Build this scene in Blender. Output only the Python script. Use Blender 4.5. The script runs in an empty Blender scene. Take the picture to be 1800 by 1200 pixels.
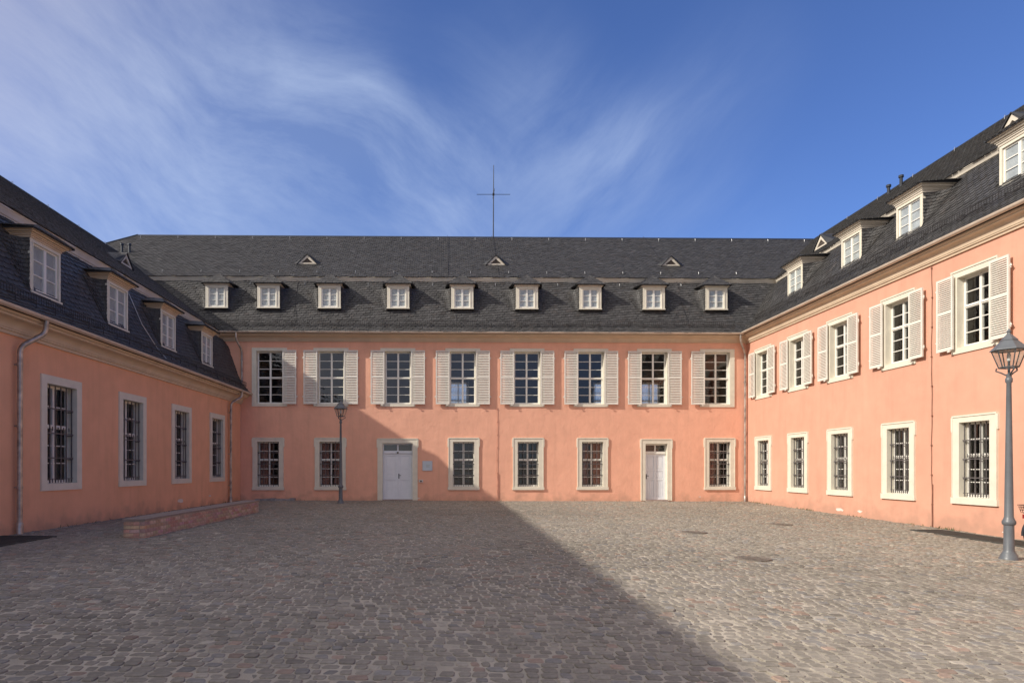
import bpy, math, random
import numpy as np
from mathutils import Vector, Matrix

random.seed(7)
rng = np.random.default_rng(7)
R = math.radians
C = bpy.context.scene.collection
scene = bpy.context.scene

# ---------------------------------------------------------------- camera
F = 1150.0
cam_d = bpy.data.cameras.new('camera')
cam = bpy.data.objects.new('camera', cam_d)
C.objects.link(cam)
cam.location = (0, 0, 1.7)
cam.rotation_euler = (R(90), 0, 0)
cam_d.sensor_width = 36
cam_d.lens = F * 36 / 1800
cam_d.shift_x = 103 / 1800
cam_d.shift_y = 223 / 1800
cam_d.clip_end = 5000
scene.camera = cam

# ---------------------------------------------------------------- sun, sky, exposure
SUN_DIR = Vector((1, 0.36, -0.653)).normalized()
sun_d = bpy.data.lights.new('sun', 'SUN')
sun_d.energy = 3.35
sun_d.angle = R(0.55)
sun_d.color = (1.0, 0.93, 0.82)
sun = bpy.data.objects.new('sun', sun_d)
C.objects.link(sun)
sun.rotation_euler = SUN_DIR.to_track_quat('-Z', 'Y').to_euler()
sun.location = (-30, -8, 30)

scene.view_settings.view_transform = 'Standard'
scene.view_settings.look = 'None'
scene.view_settings.exposure = 0.50
scene.view_settings.gamma = 1.0
scene.view_settings.use_curve_mapping = False

world = bpy.data.worlds.new('World')
scene.world = world
world.use_nodes = True
wn = world.node_tree
wn.nodes.clear()
W = wn.nodes.new
L = wn.links.new
wout = W('ShaderNodeOutputWorld')
wbg = W('ShaderNodeBackground')
wbg.inputs['Strength'].default_value = 0.15
sky = W('ShaderNodeTexSky')
sky.sky_type = 'NISHITA'
sky.sun_disc = False
sky.sun_elevation = R(32.0)
sky.sun_rotation = R(250)
sky.altitude = 300
sky.air_density = 1.0
sky.dust_density = 0.6
sky.ozone_density = 3.0
tc = W('ShaderNodeTexCoord')

def pix_dir(px, py):
    return Vector(((px - 797) / F, 1.0, (823 - py) / F)).normalized()

# cirrus: soft patches on the sky dome, broken up by stretched noise
blobs = [(215, 190, .22, .45), (400, 210, .22, .40), (560, 230, .20, .5), (655, 185, .08, .5), (715, 245, .09, .5), (780, 310, .13, .55),
         (850, 380, .20, .6), (600, 390, .28, .5), (1060, 295, .12, .30), (1120, 245, .10, .26), (1200, 190, .10, .16), (1300, 110, .12, .12),
         (100, 380, .30, .75), (250, 60, .22, .3), (500, 60, .22, .3), (880, 140, .16, .25), (300, 430, .22, .5), (1100, 430, .3, .3), (960, 230, .16, .3)]
acc = None
for (px, py, rad, amp) in blobs:
    if amp == 0: continue
    d = W('ShaderNodeVectorMath'); d.operation = 'DISTANCE'
    L(tc.outputs['Generated'], d.inputs[0]); d.inputs[1].default_value = pix_dir(px, py)
    mr = W('ShaderNodeMapRange'); mr.interpolation_type = 'SMOOTHERSTEP'
    L(d.outputs['Value'], mr.inputs['Value'])
    mr.inputs['From Min'].default_value = 0; mr.inputs['From Max'].default_value = rad
    mr.inputs['To Min'].default_value = amp; mr.inputs['To Max'].default_value = 0
    if acc is None: acc = mr.outputs['Result']
    else:
        m = W('ShaderNodeMath'); m.operation = 'ADD'
        L(acc, m.inputs[0]); L(mr.outputs['Result'], m.inputs[1]); acc = m.outputs[0]
cl = W('ShaderNodeMath'); cl.operation = 'MINIMUM'; cl.inputs[1].default_value = 1.0
L(acc, cl.inputs[0])
CLA, CLB = -30, 40
def fibre(angle, stretch, scale, seed):
    vr = W('ShaderNodeVectorRotate'); vr.rotation_type = 'Y_AXIS'; vr.inputs['Angle'].default_value = R(angle)
    # gentle bending of the fibres
    nb = W('ShaderNodeTexNoise'); nb.inputs['Scale'].default_value = 2.2; nb.inputs['Detail'].default_value = 2
    L(tc.outputs['Generated'], nb.inputs['Vector'])
    sub = W('ShaderNodeVectorMath'); sub.operation = 'SCALE'; L(nb.outputs['Color'], sub.inputs[0]); sub.inputs['Scale'].default_value = .22
    add = W('ShaderNodeVectorMath'); add.operation = 'ADD'; L(tc.outputs['Generated'], add.inputs[0]); L(sub.outputs[0], add.inputs[1])
    L(add.outputs[0], vr.inputs['Vector'])
    mp = W('ShaderNodeMapping'); mp.inputs['Scale'].default_value = (1, 1, stretch); mp.inputs['Location'].default_value = (seed, 0, 0)
    L(vr.outputs[0], mp.inputs['Vector'])
    n = W('ShaderNodeTexNoise'); n.inputs['Scale'].default_value = scale; n.inputs['Detail'].default_value = 12; n.inputs['Roughness'].default_value = .63
    L(mp.outputs[0], n.inputs['Vector'])
    return n
n1 = fibre(CLA, 2.8, 3.4, 5.2)
n1b = fibre(CLB, 4.0, 3.4, 9.1)
# which set of fibres rules: falling ones on the left, rising ones on the right
sxp = W('ShaderNodeSeparateXYZ'); L(tc.outputs['Generated'], sxp.inputs[0])
swx = W('ShaderNodeMapRange'); L(sxp.outputs['X'], swx.inputs['Value']); swx.inputs['From Min'].default_value = .0; swx.inputs['From Max'].default_value = .18
nm = W('ShaderNodeMix'); nm.data_type = 'FLOAT'; L(swx.outputs[0], nm.inputs[0]); L(n1.outputs['Fac'], nm.inputs[2]); L(n1b.outputs['Fac'], nm.inputs[3])
n2 = W('ShaderNodeTexNoise'); n2.inputs['Scale'].default_value = 1.6; n2.inputs['Detail'].default_value = 5; n2.inputs['Distortion'].default_value = .4
L(tc.outputs['Generated'], n2.inputs['Vector'])
mr1 = W('ShaderNodeMapRange'); L(nm.outputs[0], mr1.inputs['Value'])
mr1.inputs['From Min'].default_value = .38; mr1.inputs['From Max'].default_value = .70
mr2 = W('ShaderNodeMapRange'); L(n2.outputs['Fac'], mr2.inputs['Value'])
mr2.inputs['From Min'].default_value = .25; mr2.inputs['From Max'].default_value = .7; mr2.inputs['To Min'].default_value = .45
mA = W('ShaderNodeMath'); mA.operation = 'MULTIPLY'; L(mr1.outputs[0], mA.inputs[0]); L(mr2.outputs[0], mA.inputs[1])
mA2 = W('ShaderNodeMath'); mA2.operation = 'MULTIPLY_ADD'; L(mA.outputs[0], mA2.inputs[0]); mA2.inputs[1].default_value = .38; mA2.inputs[2].default_value = .14
mB = W('ShaderNodeMath'); mB.operation = 'MULTIPLY'; L(mA2.outputs[0], mB.inputs[0]); L(cl.outputs[0], mB.inputs[1])
mB.use_clamp = True
tint = W('ShaderNodeMix'); tint.data_type = 'RGBA'; tint.blend_type = 'MULTIPLY'
tint.inputs['Factor'].default_value = 1.0
L(sky.outputs[0], tint.inputs['A']); tint.inputs['B'].default_value = (0.42, 0.505, 0.75, 1)
cm = W('ShaderNodeMix'); cm.data_type = 'RGBA'
L(mB.outputs[0], cm.inputs['Factor']); L(tint.outputs['Result'], cm.inputs['A'])
cm.inputs['B'].default_value = (3.0, 3.6, 4.75, 1)
# unseen warm veil added left and behind, to lift and neutralise the shade
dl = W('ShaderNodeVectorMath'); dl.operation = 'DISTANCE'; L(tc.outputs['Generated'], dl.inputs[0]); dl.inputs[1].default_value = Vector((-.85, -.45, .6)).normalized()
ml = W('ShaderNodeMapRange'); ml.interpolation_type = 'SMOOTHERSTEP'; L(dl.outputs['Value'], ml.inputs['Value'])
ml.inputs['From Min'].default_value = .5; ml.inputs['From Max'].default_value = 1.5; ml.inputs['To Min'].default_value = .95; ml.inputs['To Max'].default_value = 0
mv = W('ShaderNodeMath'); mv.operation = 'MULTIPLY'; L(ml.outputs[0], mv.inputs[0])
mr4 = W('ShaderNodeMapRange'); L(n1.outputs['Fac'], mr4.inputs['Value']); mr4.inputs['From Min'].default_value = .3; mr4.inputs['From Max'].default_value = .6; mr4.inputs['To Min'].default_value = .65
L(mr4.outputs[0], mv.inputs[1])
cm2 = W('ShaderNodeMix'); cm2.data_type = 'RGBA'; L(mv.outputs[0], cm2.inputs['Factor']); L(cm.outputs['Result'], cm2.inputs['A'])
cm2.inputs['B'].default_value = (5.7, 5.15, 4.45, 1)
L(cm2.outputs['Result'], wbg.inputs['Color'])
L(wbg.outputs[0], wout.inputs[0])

# ---------------------------------------------------------------- materials
def new_mat(name):
    m = bpy.data.materials.new(name); m.use_nodes = True
    nt = m.node_tree; b = nt.nodes['Principled BSDF']
    return m, nt, b

def mat(name, col, rough=.7, var=.06, scale=3.0, bump=0.0, bscale=30.0, metal=0.0, attr=False, dirt=0.0, spec=.4, col2=None, big=0.0, detail=6):
    m, nt, b = new_mat(name)
    N = nt.nodes.new; K = nt.links.new
    t = N('ShaderNodeTexCoord')
    n = N('ShaderNodeTexNoise'); n.inputs['Scale'].default_value = scale; n.inputs['Detail'].default_value = detail
    K(t.outputs['Object'], n.inputs['Vector'])
    mx = N('ShaderNodeMix'); mx.data_type = 'RGBA'
    c = Vector(col)
    lo = c * (1 - var * 2); hi = c * (1 + var * 2)
    if col2 is not None: lo = c; hi = Vector(col2)
    r = N('ShaderNodeMapRange'); r.inputs['From Min'].default_value = .3; r.inputs['From Max'].default_value = .7
    K(n.outputs['Fac'], r.inputs['Value']); K(r.outputs[0], mx.inputs['Factor'])
    mx.inputs['A'].default_value = (*lo, 1); mx.inputs['B'].default_value = (*hi, 1)
    out = mx.outputs['Result']
    if attr:
        a = N('ShaderNodeAttribute'); a.attribute_name = 'Col'
        mm = N('ShaderNodeMix'); mm.data_type = 'RGBA'; mm.blend_type = 'MULTIPLY'; mm.inputs['Factor'].default_value = 1
        K(out, mm.inputs['A']); K(a.outputs['Color'], mm.inputs['B']); out = mm.outputs['Result']
    if big > 0:
        n3 = N('ShaderNodeTexNoise'); n3.inputs['Scale'].default_value = .35; n3.inputs['Detail'].default_value = 5; n3.inputs['Roughness'].default_value = .6
        K(t.outputs['Object'], n3.inputs['Vector'])
        r3 = N('ShaderNodeMapRange'); r3.inputs['From Min'].default_value = .35; r3.inputs['From Max'].default_value = .65
        r3.inputs['To Min'].default_value = 1 - big; r3.inputs['To Max'].default_value = 1 + big
        K(n3.outputs['Fac'], r3.inputs['Value'])
        mm = N('ShaderNodeVectorMath'); mm.operation = 'SCALE'
        K(out, mm.inputs[0]); K(r3.outputs[0], mm.inputs['Scale']); out = mm.outputs[0]
    if dirt > 0:
        ms = N('ShaderNodeMapping'); ms.inputs['Scale'].default_value = (2.6, 2.6, .22); K(t.outputs['Object'], ms.inputs['Vector'])
        ns = N('ShaderNodeTexNoise'); ns.inputs['Scale'].default_value = 1.6; ns.inputs['Detail'].default_value = 7; ns.inputs['Roughness'].default_value = .65
        K(ms.outputs[0], ns.inputs['Vector'])
        rs = N('ShaderNodeMapRange'); rs.inputs['From Min'].default_value = .5; rs.inputs['From Max'].default_value = .78; rs.inputs['To Min'].default_value = 1.0; rs.inputs['To Max'].default_value = .90
        K(ns.outputs['Fac'], rs.inputs['Value'])
        vs = N('ShaderNodeVectorMath'); vs.operation = 'SCALE'; K(out, vs.inputs[0]); K(rs.outputs[0], vs.inputs['Scale']); out = vs.outputs[0]   # splash dirt and damp in the lowest half metre
        sp = N('ShaderNodeSeparateXYZ'); K(t.outputs['Object'], sp.inputs[0])
        n4 = N('ShaderNodeTexNoise'); n4.inputs['Scale'].default_value = 2.2; n4.inputs['Detail'].default_value = 7
        K(t.outputs['Object'], n4.inputs['Vector'])
        ad = N('ShaderNodeMath'); ad.operation = 'MULTIPLY_ADD'; K(n4.outputs['Fac'], ad.inputs[0]); ad.inputs[1].default_value = -1.5
        K(sp.outputs['Z'], ad.inputs[2])
        r4 = N('ShaderNodeMapRange'); r4.inputs['From Min'].default_value = -.55; r4.inputs['From Max'].default_value = -.15
        r4.inputs['To Min'].default_value = dirt; r4.inputs['To Max'].default_value = 0
        K(ad.outputs[0], r4.inputs['Value'])
        md = N('ShaderNodeMix'); md.data_type = 'RGBA'; K(r4.outputs[0], md.inputs['Factor']); K(out, md.inputs['A'])
        md.inputs['B'].default_value = (.30, .2, .15, 1); out = md.outputs['Result']
    K(out, b.inputs['Base Color'])
    b.inputs['Roughness'].default_value = rough
    b.inputs['Metallic'].default_value = metal
    b.inputs['Specular IOR Level'].default_value = spec
    if bump > 0:
        n2 = N('ShaderNodeTexNoise'); n2.inputs['Scale'].default_value = bscale; n2.inputs['Detail'].default_value = 5
        K(t.outputs['Object'], n2.inputs['Vector'])
        bp = N('ShaderNodeBump'); bp.inputs['Strength'].default_value = min(1, bump); bp.inputs['Distance'].default_value = .01
        K(n2.outputs['Fac'], bp.inputs['Height'])
        K(bp.outputs[0], b.inputs['Normal'])
    return m

def stucco(name, col, wav):
    m = mat(name, col, rough=.9, var=.025, scale=2.0, big=.035, dirt=.4, spec=.2)
    nt = m.node_tree; b = nt.nodes['Principled BSDF']; N = nt.nodes.new; K = nt.links.new
    t = N('ShaderNodeTexCoord')
    na = N('ShaderNodeTexNoise'); na.inputs['Scale'].default_value = 1.7; na.inputs['Detail'].default_value = 4
    nb = N('ShaderNodeTexNoise'); nb.inputs['Scale'].default_value = 6; nb.inputs['Detail'].default_value = 5; nb.inputs['Distortion'].default_value = .6
    nc = N('ShaderNodeTexNoise'); nc.inputs['Scale'].default_value = 90; nc.inputs['Detail'].default_value = 3
    for q in (na, nb, nc): K(t.outputs['Object'], q.inputs['Vector'])
    b1 = N('ShaderNodeBump'); b1.inputs['Strength'].default_value = 1; b1.inputs['Distance'].default_value = .05 * wav
    K(na.outputs['Fac'], b1.inputs['Height'])
    b2 = N('ShaderNodeBump'); b2.inputs['Strength'].default_value = 1; b2.inputs['Distance'].default_value = .035 * wav
    K(nb.outputs['Fac'], b2.inputs['Height']); K(b1.outputs[0], b2.inputs['Normal'])
    b3 = N('ShaderNodeBump'); b3.inputs['Strength'].default_value = .5; b3.inputs['Distance'].default_value = .004
    K(nc.outputs['Fac'], b3.inputs['Height']); K(b2.outputs[0], b3.inputs['Normal'])
    K(b3.outputs[0], b.inputs['Normal'])
    return m

M = {}
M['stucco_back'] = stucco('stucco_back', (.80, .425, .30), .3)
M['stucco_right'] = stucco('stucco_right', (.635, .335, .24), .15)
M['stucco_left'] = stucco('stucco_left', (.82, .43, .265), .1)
M['cream'] = mat('cream_paint', (.69, .645, .54), .65, .03, 4, .15, 25)
M['sash'] = mat('white_sash_paint', (.78, .76, .70), .45, .02, 6, .05, 20)
M['shutter'] = mat('shutter_paint', (.70, .665, .60), .55, .03, 5, .1, 30)
M['louvre'] = mat('louvre_paint', (.68, .64, .57), .6, .03, 5, .1, 30)  # shutter paint toned slightly darker for the shade between slats
M['cornice'] = mat('tan_cornice_paint', (.60, .47, .34), .7, .04, 2, .15, 15)
M['break'] = mat('pale_cornice_paint', (.62, .56, .47), .7, .05, 2, .15, 15)
M['gutter'] = mat('painted_gutter', (.60, .50, .41), .45, .05, 3, metal=.15)
M['pipe'] = mat('weathered_zinc', (.42, .37, .33), .42, .2, 5, .1, 20, metal=.65)
M['slate'] = mat('slate', (.066, .064, .064), .52, .12, 7, .5, 45, attr=True, spec=.3)
M['underlay'] = mat('roof_boarding', (.03, .032, .038), .7, .1, 4)
M['lead'] = mat('dark_ridge_metal', (.04, .045, .055), .45, .1, 5, metal=.3)
M['iron'] = mat('wrought_iron', (.05, .045, .045), .5, .15, 9, metal=.4)
M['bars'] = mat('grille_paint', (.12, .11, .11), .5, .15, 9, metal=.2)
M['hook'] = mat('galvanised_hook', (.45, .45, .45), .4, .1, 9, metal=.6)
M['lamp'] = mat('grey_lamp_paint', (.115, .125, .14), .42, .05, 6, .05, 20, spec=.5)
M['lampd'] = mat('dark_lamp_metal', (.06, .07, .08), .45, .1, 6)
M['door'] = mat('white_door_paint', (.74, .76, .80), .45, .02, 3, .06, 20)
M['brick'] = mat('red_brick', (.50, .31, .235), .85, .12, 9, .6, 45, attr=True, spec=.2)
M['brickmortar'] = mat('bench_mortar', (.42, .34, .28), .95, .08, 8, .4, 60)
M['coping'] = mat('coping_stone', (.30, .245, .22), .85, .1, 4, .4, 30)
M['slab'] = mat('grey_stone', (.30, .29, .29), .85, .12, 5, .4, 30)
M['mortar'] = mat('joint_sand', (.43, .38, .31), .95, .12, 1.6, .8, 60, big=.12)
M['grate'] = mat('dark_grating', (.05, .052, .048), .7, .15, 5)
M['interior'] = mat('dim_interior', (.13, .105, .09), .9, .1, 1)
M['curtain'] = mat('curtain_cloth', (.40, .20, .16), .9, .15, 7)
M['net'] = mat('pale_blind', (.5, .5, .5), .9, .08, 4)
M['plaster'] = mat('bare_plaster', (.70, .62, .56), .95, .08, 8)
M['sign'] = mat('blue_grey_plaque', (.50, .56, .62), .3, .02, 3)
M['signtext'] = mat('plaque_lettering', (.33, .36, .30), .5, .02, 3)
M['box'] = mat('white_plastic', (.7, .66, .62), .5, .02, 3)
M['cable'] = mat('copper_conductor', (.26, .13, .09), .6, .15, 5, metal=.3)
M['cable_pale'] = mat('painted_conductor', (.50, .24, .17), .7, .1, 5)
M['rubber'] = mat('tyre_rubber', (.03, .03, .03), .7, .1, 9)
M['chrome'] = mat('bicycle_steel', (.45, .45, .46), .25, .05, 9, metal=.9)
M['bikeframe'] = mat('dark_red_enamel', (.10, .015, .015), .3, .05, 9)
M['redlens'] = mat('red_reflector', (.28, .02, .02), .25, .05, 9)
M['saddle'] = mat('black_saddle', (.025, .022, .02), .5, .1, 9)
M['step'] = mat('door_step_stone', (.33, .26, .23), .85, .1, 6, .3, 30)
M['cover'] = mat('worn_cast_iron', (.21, .18, .15), .6, .15, 9, metal=.2)
M['leaf'] = mat('weed_leaf', (.07, .11, .04), .7, .2, 9)

def cobble_mat():
    m, nt, b = new_mat('cobblestone')
    N = nt.nodes.new; K = nt.links.new
    t = N('ShaderNodeTexCoord'); a = N('ShaderNodeAttribute'); a.attribute_name = 'Col'
    n = N('ShaderNodeTexNoise'); n.inputs['Scale'].default_value = 22; n.inputs['Detail'].default_value = 7; n.inputs['Roughness'].default_value = .65
    n5 = N('ShaderNodeTexNoise'); n5.inputs['Scale'].default_value = .8; n5.inputs['Detail'].default_value = 5
    K(t.outputs['Object'], n5.inputs['Vector'])
    K(t.outputs['Object'], n.inputs['Vector'])
    r = N('ShaderNodeMapRange'); r.inputs['From Min'].default_value = .3; r.inputs['From Max'].default_value = .7
    r.inputs['To Min'].default_value = .78; r.inputs['To Max'].default_value = 1.25
    K(n.outputs['Fac'], r.inputs['Value'])
    s = N('ShaderNodeVectorMath'); s.operation = 'SCALE'; K(a.outputs['Color'], s.inputs[0]); K(r.outputs[0], s.inputs['Scale'])
    r5 = N('ShaderNodeMapRange'); r5.inputs['From Min'].default_value = .45; r5.inputs['From Max'].default_value = .7
    r5.inputs['To Min'].default_value = 0; r5.inputs['To Max'].default_value = .45
    K(n5.outputs['Fac'], r5.inputs['Value'])
    mx = N('ShaderNodeMix'); mx.data_type = 'RGBA'; K(r5.outputs[0], mx.inputs['Factor']); K(s.outputs[0], mx.inputs['A'])
    mx.inputs['B'].default_value = (.30, .26, .22, 1)      # trodden-in sand
    K(mx.outputs['Result'], b.inputs['Base Color'])
    b.inputs['Roughness'].default_value = .72; b.inputs['Specular IOR Level'].default_value = .35
    bp = N('ShaderNodeBump'); bp.inputs['Strength'].default_value = .7; bp.inputs['Distance'].default_value = .006
    K(n.outputs['Fac'], bp.inputs['Height']); K(bp.outputs[0], b.inputs['Normal'])
    return m
M['cobble'] = cobble_mat()

def glass_mat():
    m = bpy.data.materials.new('window_glass'); m.use_nodes = True
    nt = m.node_tree; nt.nodes.clear(); N = nt.nodes.new; K = nt.links.new
    o = N('ShaderNodeOutputMaterial'); mx = N('ShaderNodeMixShader'); tr = N('ShaderNodeBsdfTransparent'); gl = N('ShaderNodeBsdfGlossy')
    tr.inputs[0].default_value = (.93, .95, .95, 1)
    gl.inputs['Roughness'].default_value = .015
    fr = N('ShaderNodeFresnel'); fr.inputs['IOR'].default_value = 1.75
    t = N('ShaderNodeTexCoord'); n = N('ShaderNodeTexNoise'); n.inputs['Scale'].default_value = 5; n.inputs['Detail'].default_value = 1
    K(t.outputs['Object'], n.inputs['Vector'])
    bp = N('ShaderNodeBump'); bp.inputs['Strength'].default_value = .4; bp.inputs['Distance'].default_value = .01
    K(n.outputs['Fac'], bp.inputs['Height']); K(bp.outputs[0], gl.inputs['Normal'])
    ge = N('ShaderNodeNewGeometry'); sb = N('ShaderNodeMath'); sb.operation = 'SUBTRACT'; sb.inputs[0].default_value = 1; K(ge.outputs['Backfacing'], sb.inputs[1])
    mu = N('ShaderNodeMath'); mu.operation = 'MULTIPLY'; K(fr.outputs[0], mu.inputs[0]); K(sb.outputs[0], mu.inputs[1]); K(mu.outputs[0], mx.inputs[0]); K(tr.outputs[0], mx.inputs[1]); K(gl.outputs[0], mx.inputs[2]); K(mx.outputs[0], o.inputs[0])
    return m
M['glass'] = glass_mat()
def diffuser_cloth():
    m = bpy.data.materials.new('netting'); m.use_nodes = True
    nt = m.node_tree; nt.nodes.clear(); N = nt.nodes.new; K = nt.links.new
    o = N('ShaderNodeOutputMaterial'); mx = N('ShaderNodeMixShader'); mx.inputs[0].default_value = .22
    a = N('ShaderNodeBsdfTranslucent'); a.inputs[0].default_value = (.95, .90, .84, 1); b = N('ShaderNodeBsdfTransparent')
    K(a.outputs[0], mx.inputs[1]); K(b.outputs[0], mx.inputs[2]); K(mx.outputs[0], o.inputs[0]); return m
M['netting'] = diffuser_cloth()

# ---------------------------------------------------------------- mesh helpers
class MB:
    def __init__(self): self.v = []; self.f = []; self.mi = []
    def poly(self, pts, mi=0):
        b = len(self.v); self.v += [tuple(p) for p in pts]; self.f.append(tuple(range(b, b + len(pts)))); self.mi.append(mi)
    def box(self, x0, x1, y0, y1, z0, z1, mi=0):
        b = len(self.v)
        self.v += [(x0,y0,z0),(x1,y0,z0),(x1,y1,z0),(x0,y1,z0),(x0,y0,z1),(x1,y0,z1),(x1,y1,z1),(x0,y1,z1)]
        for q in ((0,3,2,1),(4,5,6,7),(0,1,5,4),(1,2,6,5),(2,3,7,6),(3,0,4,7)):
            self.f.append(tuple(b + i for i in q)); self.mi.append(mi)
    def extrude(self, prof, u0, u1, closed=True, mi=0):
        # prof: list of (y,z), swept along local x
        b = len(self.v); n = len(prof)
        for u in (u0, u1):
            for (y, z) in prof: self.v.append((u, y, z))
        for i in range(n if closed else n - 1):
            j = (i + 1) % n
            self.f.append((b + i, b + j, b + n + j, b + n + i)); self.mi.append(mi)
        if closed:
            self.f.append(tuple(b + i for i in range(n))[::-1]); self.mi.append(mi)
            self.f.append(tuple(b + n + i for i in range(n))); self.mi.append(mi)
    def tube(self, pts, r, n=8, mi=0, caps=True):
        pts = [Vector(p) for p in pts]; rs = r if isinstance(r, (list, tuple)) else [r] * len(pts)
        b = len(self.v); ref = None
        for i, p in enumerate(pts):
            d = (pts[min(i + 1, len(pts) - 1)] - pts[max(i - 1, 0)])
            if d.length < 1e-9: d = Vector((0, 0, 1))
            d.normalize()
            if ref is None:
                ref = Vector((1, 0, 0)) if abs(d.x) < .9 else Vector((0, 1, 0))
            a = (ref - d * ref.dot(d))
            if a.length < 1e-6: a = d.orthogonal()
            a.normalize(); ref = a; c = d.cross(a)
            for k in range(n):
                t = 2 * math.pi * (k + .5) / n
                q = p + (a * math.cos(t) + c * math.sin(t)) * rs[i]
                self.v.append(tuple(q))
        for i in range(len(pts) - 1):
            for k in range(n):
                k2 = (k + 1) % n
                self.f.append((b + i*n + k, b + i*n + k2, b + (i+1)*n + k2, b + (i+1)*n + k)); self.mi.append(mi)
        if caps:
            self.f.append(tuple(b + k for k in range(n))[::-1]); self.mi.append(mi)
            e = b + (len(pts) - 1) * n
            self.f.append(tuple(e + k for k in range(n))); self.mi.append(mi)
    def lathe(self, prof, n=20, cx=0, cy=0, mi=0):
        b = len(self.v)
        for (r, z) in prof:
            for k in range(n):
                t = 2 * math.pi * k / n
                self.v.append((cx + r * math.cos(t), cy + r * math.sin(t), z))
        for i in range(len(prof) - 1):
            for k in range(n):
                k2 = (k + 1) % n
                self.f.append((b + i*n + k, b + i*n + k2, b + (i+1)*n + k2, b + (i+1)*n + k)); self.mi.append(mi)
        self.f.append(tuple(b + k for k in range(n))[::-1]); self.mi.append(mi)
        e = b + (len(prof) - 1) * n
        self.f.append(tuple(e + k for k in range(n))); self.mi.append(mi)
    def mesh(self, name, mats, smooth=False, bevel=0):
        me = bpy.data.meshes.new(name)
        me.from_pydata(self.v, [], self.f)
        if not isinstance(mats, (list, tuple)): mats = [mats]
        for m in mats: me.materials.append(M[m])
        me.polygons.foreach_set('material_index', self.mi)
        if smooth:
            me.polygons.foreach_set('use_smooth', [True] * len(me.polygons))
        me.update()
        return me

def link(name, me, parent=None, loc=(0, 0, 0), rot=(0, 0, 0)):
    o = bpy.data.objects.new(name, me); C.objects.link(o)
    o.location = loc; o.rotation_euler = rot
    if parent is not None: o.parent = parent
    return o

def put(name, mb, mats, parent=None, loc=(0, 0, 0), rot=(0, 0, 0), smooth=False):
    return link(name, mb.mesh(name, mats, smooth), parent, loc, rot)

def smooth_by_angle(o, ang=35):
    me = o.data
    me.polygons.foreach_set('use_smooth', [True] * len(me.polygons))
    try: me.set_sharp_from_angle(angle=R(ang))
    except Exception: pass

def tag(o, label=None, cat=None, group=None, kind=None):
    if label: o['label'] = label
    if cat: o['category'] = cat
    if group: o['group'] = group
    if kind: o['kind'] = kind
    return o

def empty(name, loc=(0, 0, 0), rz=0):
    o = bpy.data.objects.new(name, None); C.objects.link(o); o.location = loc; o.rotation_euler = (0, 0, rz)
    o.empty_display_size = .3
    return o

def np_mesh(name, V, faces_sizes, loops, colors, mats, smooth=False):
    me = bpy.data.meshes.new(name)
    me.vertices.add(len(V)); me.vertices.foreach_set('co', np.asarray(V, dtype=np.float32).ravel())
    me.loops.add(len(loops)); me.loops.foreach_set('vertex_index', np.asarray(loops, dtype=np.int32))
    sizes = np.asarray(faces_sizes, dtype=np.int32)
    starts = np.concatenate([[0], np.cumsum(sizes)[:-1]]).astype(np.int32)
    me.polygons.add(len(sizes)); me.polygons.foreach_set('loop_start', starts)
    me.polygons.foreach_set('loop_total', sizes)
    me.polygons.foreach_set('use_smooth', np.full(len(sizes), smooth))
    me.update(calc_edges=True)
    if colors is not None:
        at = me.color_attributes.new('Col', 'FLOAT_COLOR', 'POINT')
        cc = np.ones((len(V), 4), dtype=np.float32); cc[:, :3] = colors
        at.data.foreach_set('color', cc.ravel())
    me.materials.append(M[mats])
    return me

def fixed_topo(V, topo):
    """V: (N,k,3) same topology for every piece. topo: list of index tuples. -> flat arrays"""
    N, k, _ = V.shape
    sizes = np.tile([len(t) for t in topo], N)
    flat = np.array([i for t in topo for i in t])
    loops = (flat[None, :] + (np.arange(N) * k)[:, None]).ravel()
    return V.reshape(-1, 3), sizes, loops

# ---------------------------------------------------------------- ground with its gentle fall
def g(x, y):
    x = np.clip(x, -9.4, 13.1); y = np.clip(y, -12, 29.2)
    t = (x + 9.3) / 22.3
    return .31 + t * (-.07 - .0118 * (29 - y))

xs = np.concatenate([[-600, -120, -30], np.linspace(-12, 14, 27), [30, 120, 600]])
ys = np.concatenate([[-600, -120, -30], np.linspace(-12, 30, 43), [60, 150, 900]])
GX, GY = np.meshgrid(xs, ys)
GZ = g(GX, GY)
nx, ny = len(xs), len(ys)
idx = np.arange(nx * ny).reshape(ny, nx)
quads = np.stack([idx[:-1, :-1], idx[:-1, 1:], idx[1:, 1:], idx[1:, :-1]], -1).reshape(-1, 4)
gm = np_mesh('ground', np.stack([GX, GY, GZ], -1).reshape(-1, 3), np.full(len(quads), 4), quads.ravel(), None, 'mortar')
ground = link('ground', gm); tag(ground, kind='structure')

def vnoise(x, y, s, seed):
    """cheap smooth value noise"""
    r = np.random.default_rng(seed).random((64, 64))
    x = x / s; y = y / s
    xi = np.floor(x).astype(int); yi = np.floor(y).astype(int); fx = x - xi; fy = y - yi
    fx = fx*fx*(3-2*fx); fy = fy*fy*(3-2*fy)
    a = r[yi % 64, xi % 64]; b = r[yi % 64, (xi+1) % 64]; c = r[(yi+1) % 64, xi % 64]; d = r[(yi+1) % 64, (xi+1) % 64]
    return (a*(1-fx)+b*fx)*(1-fy) + (c*(1-fx)+d*fx)*fy

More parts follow.
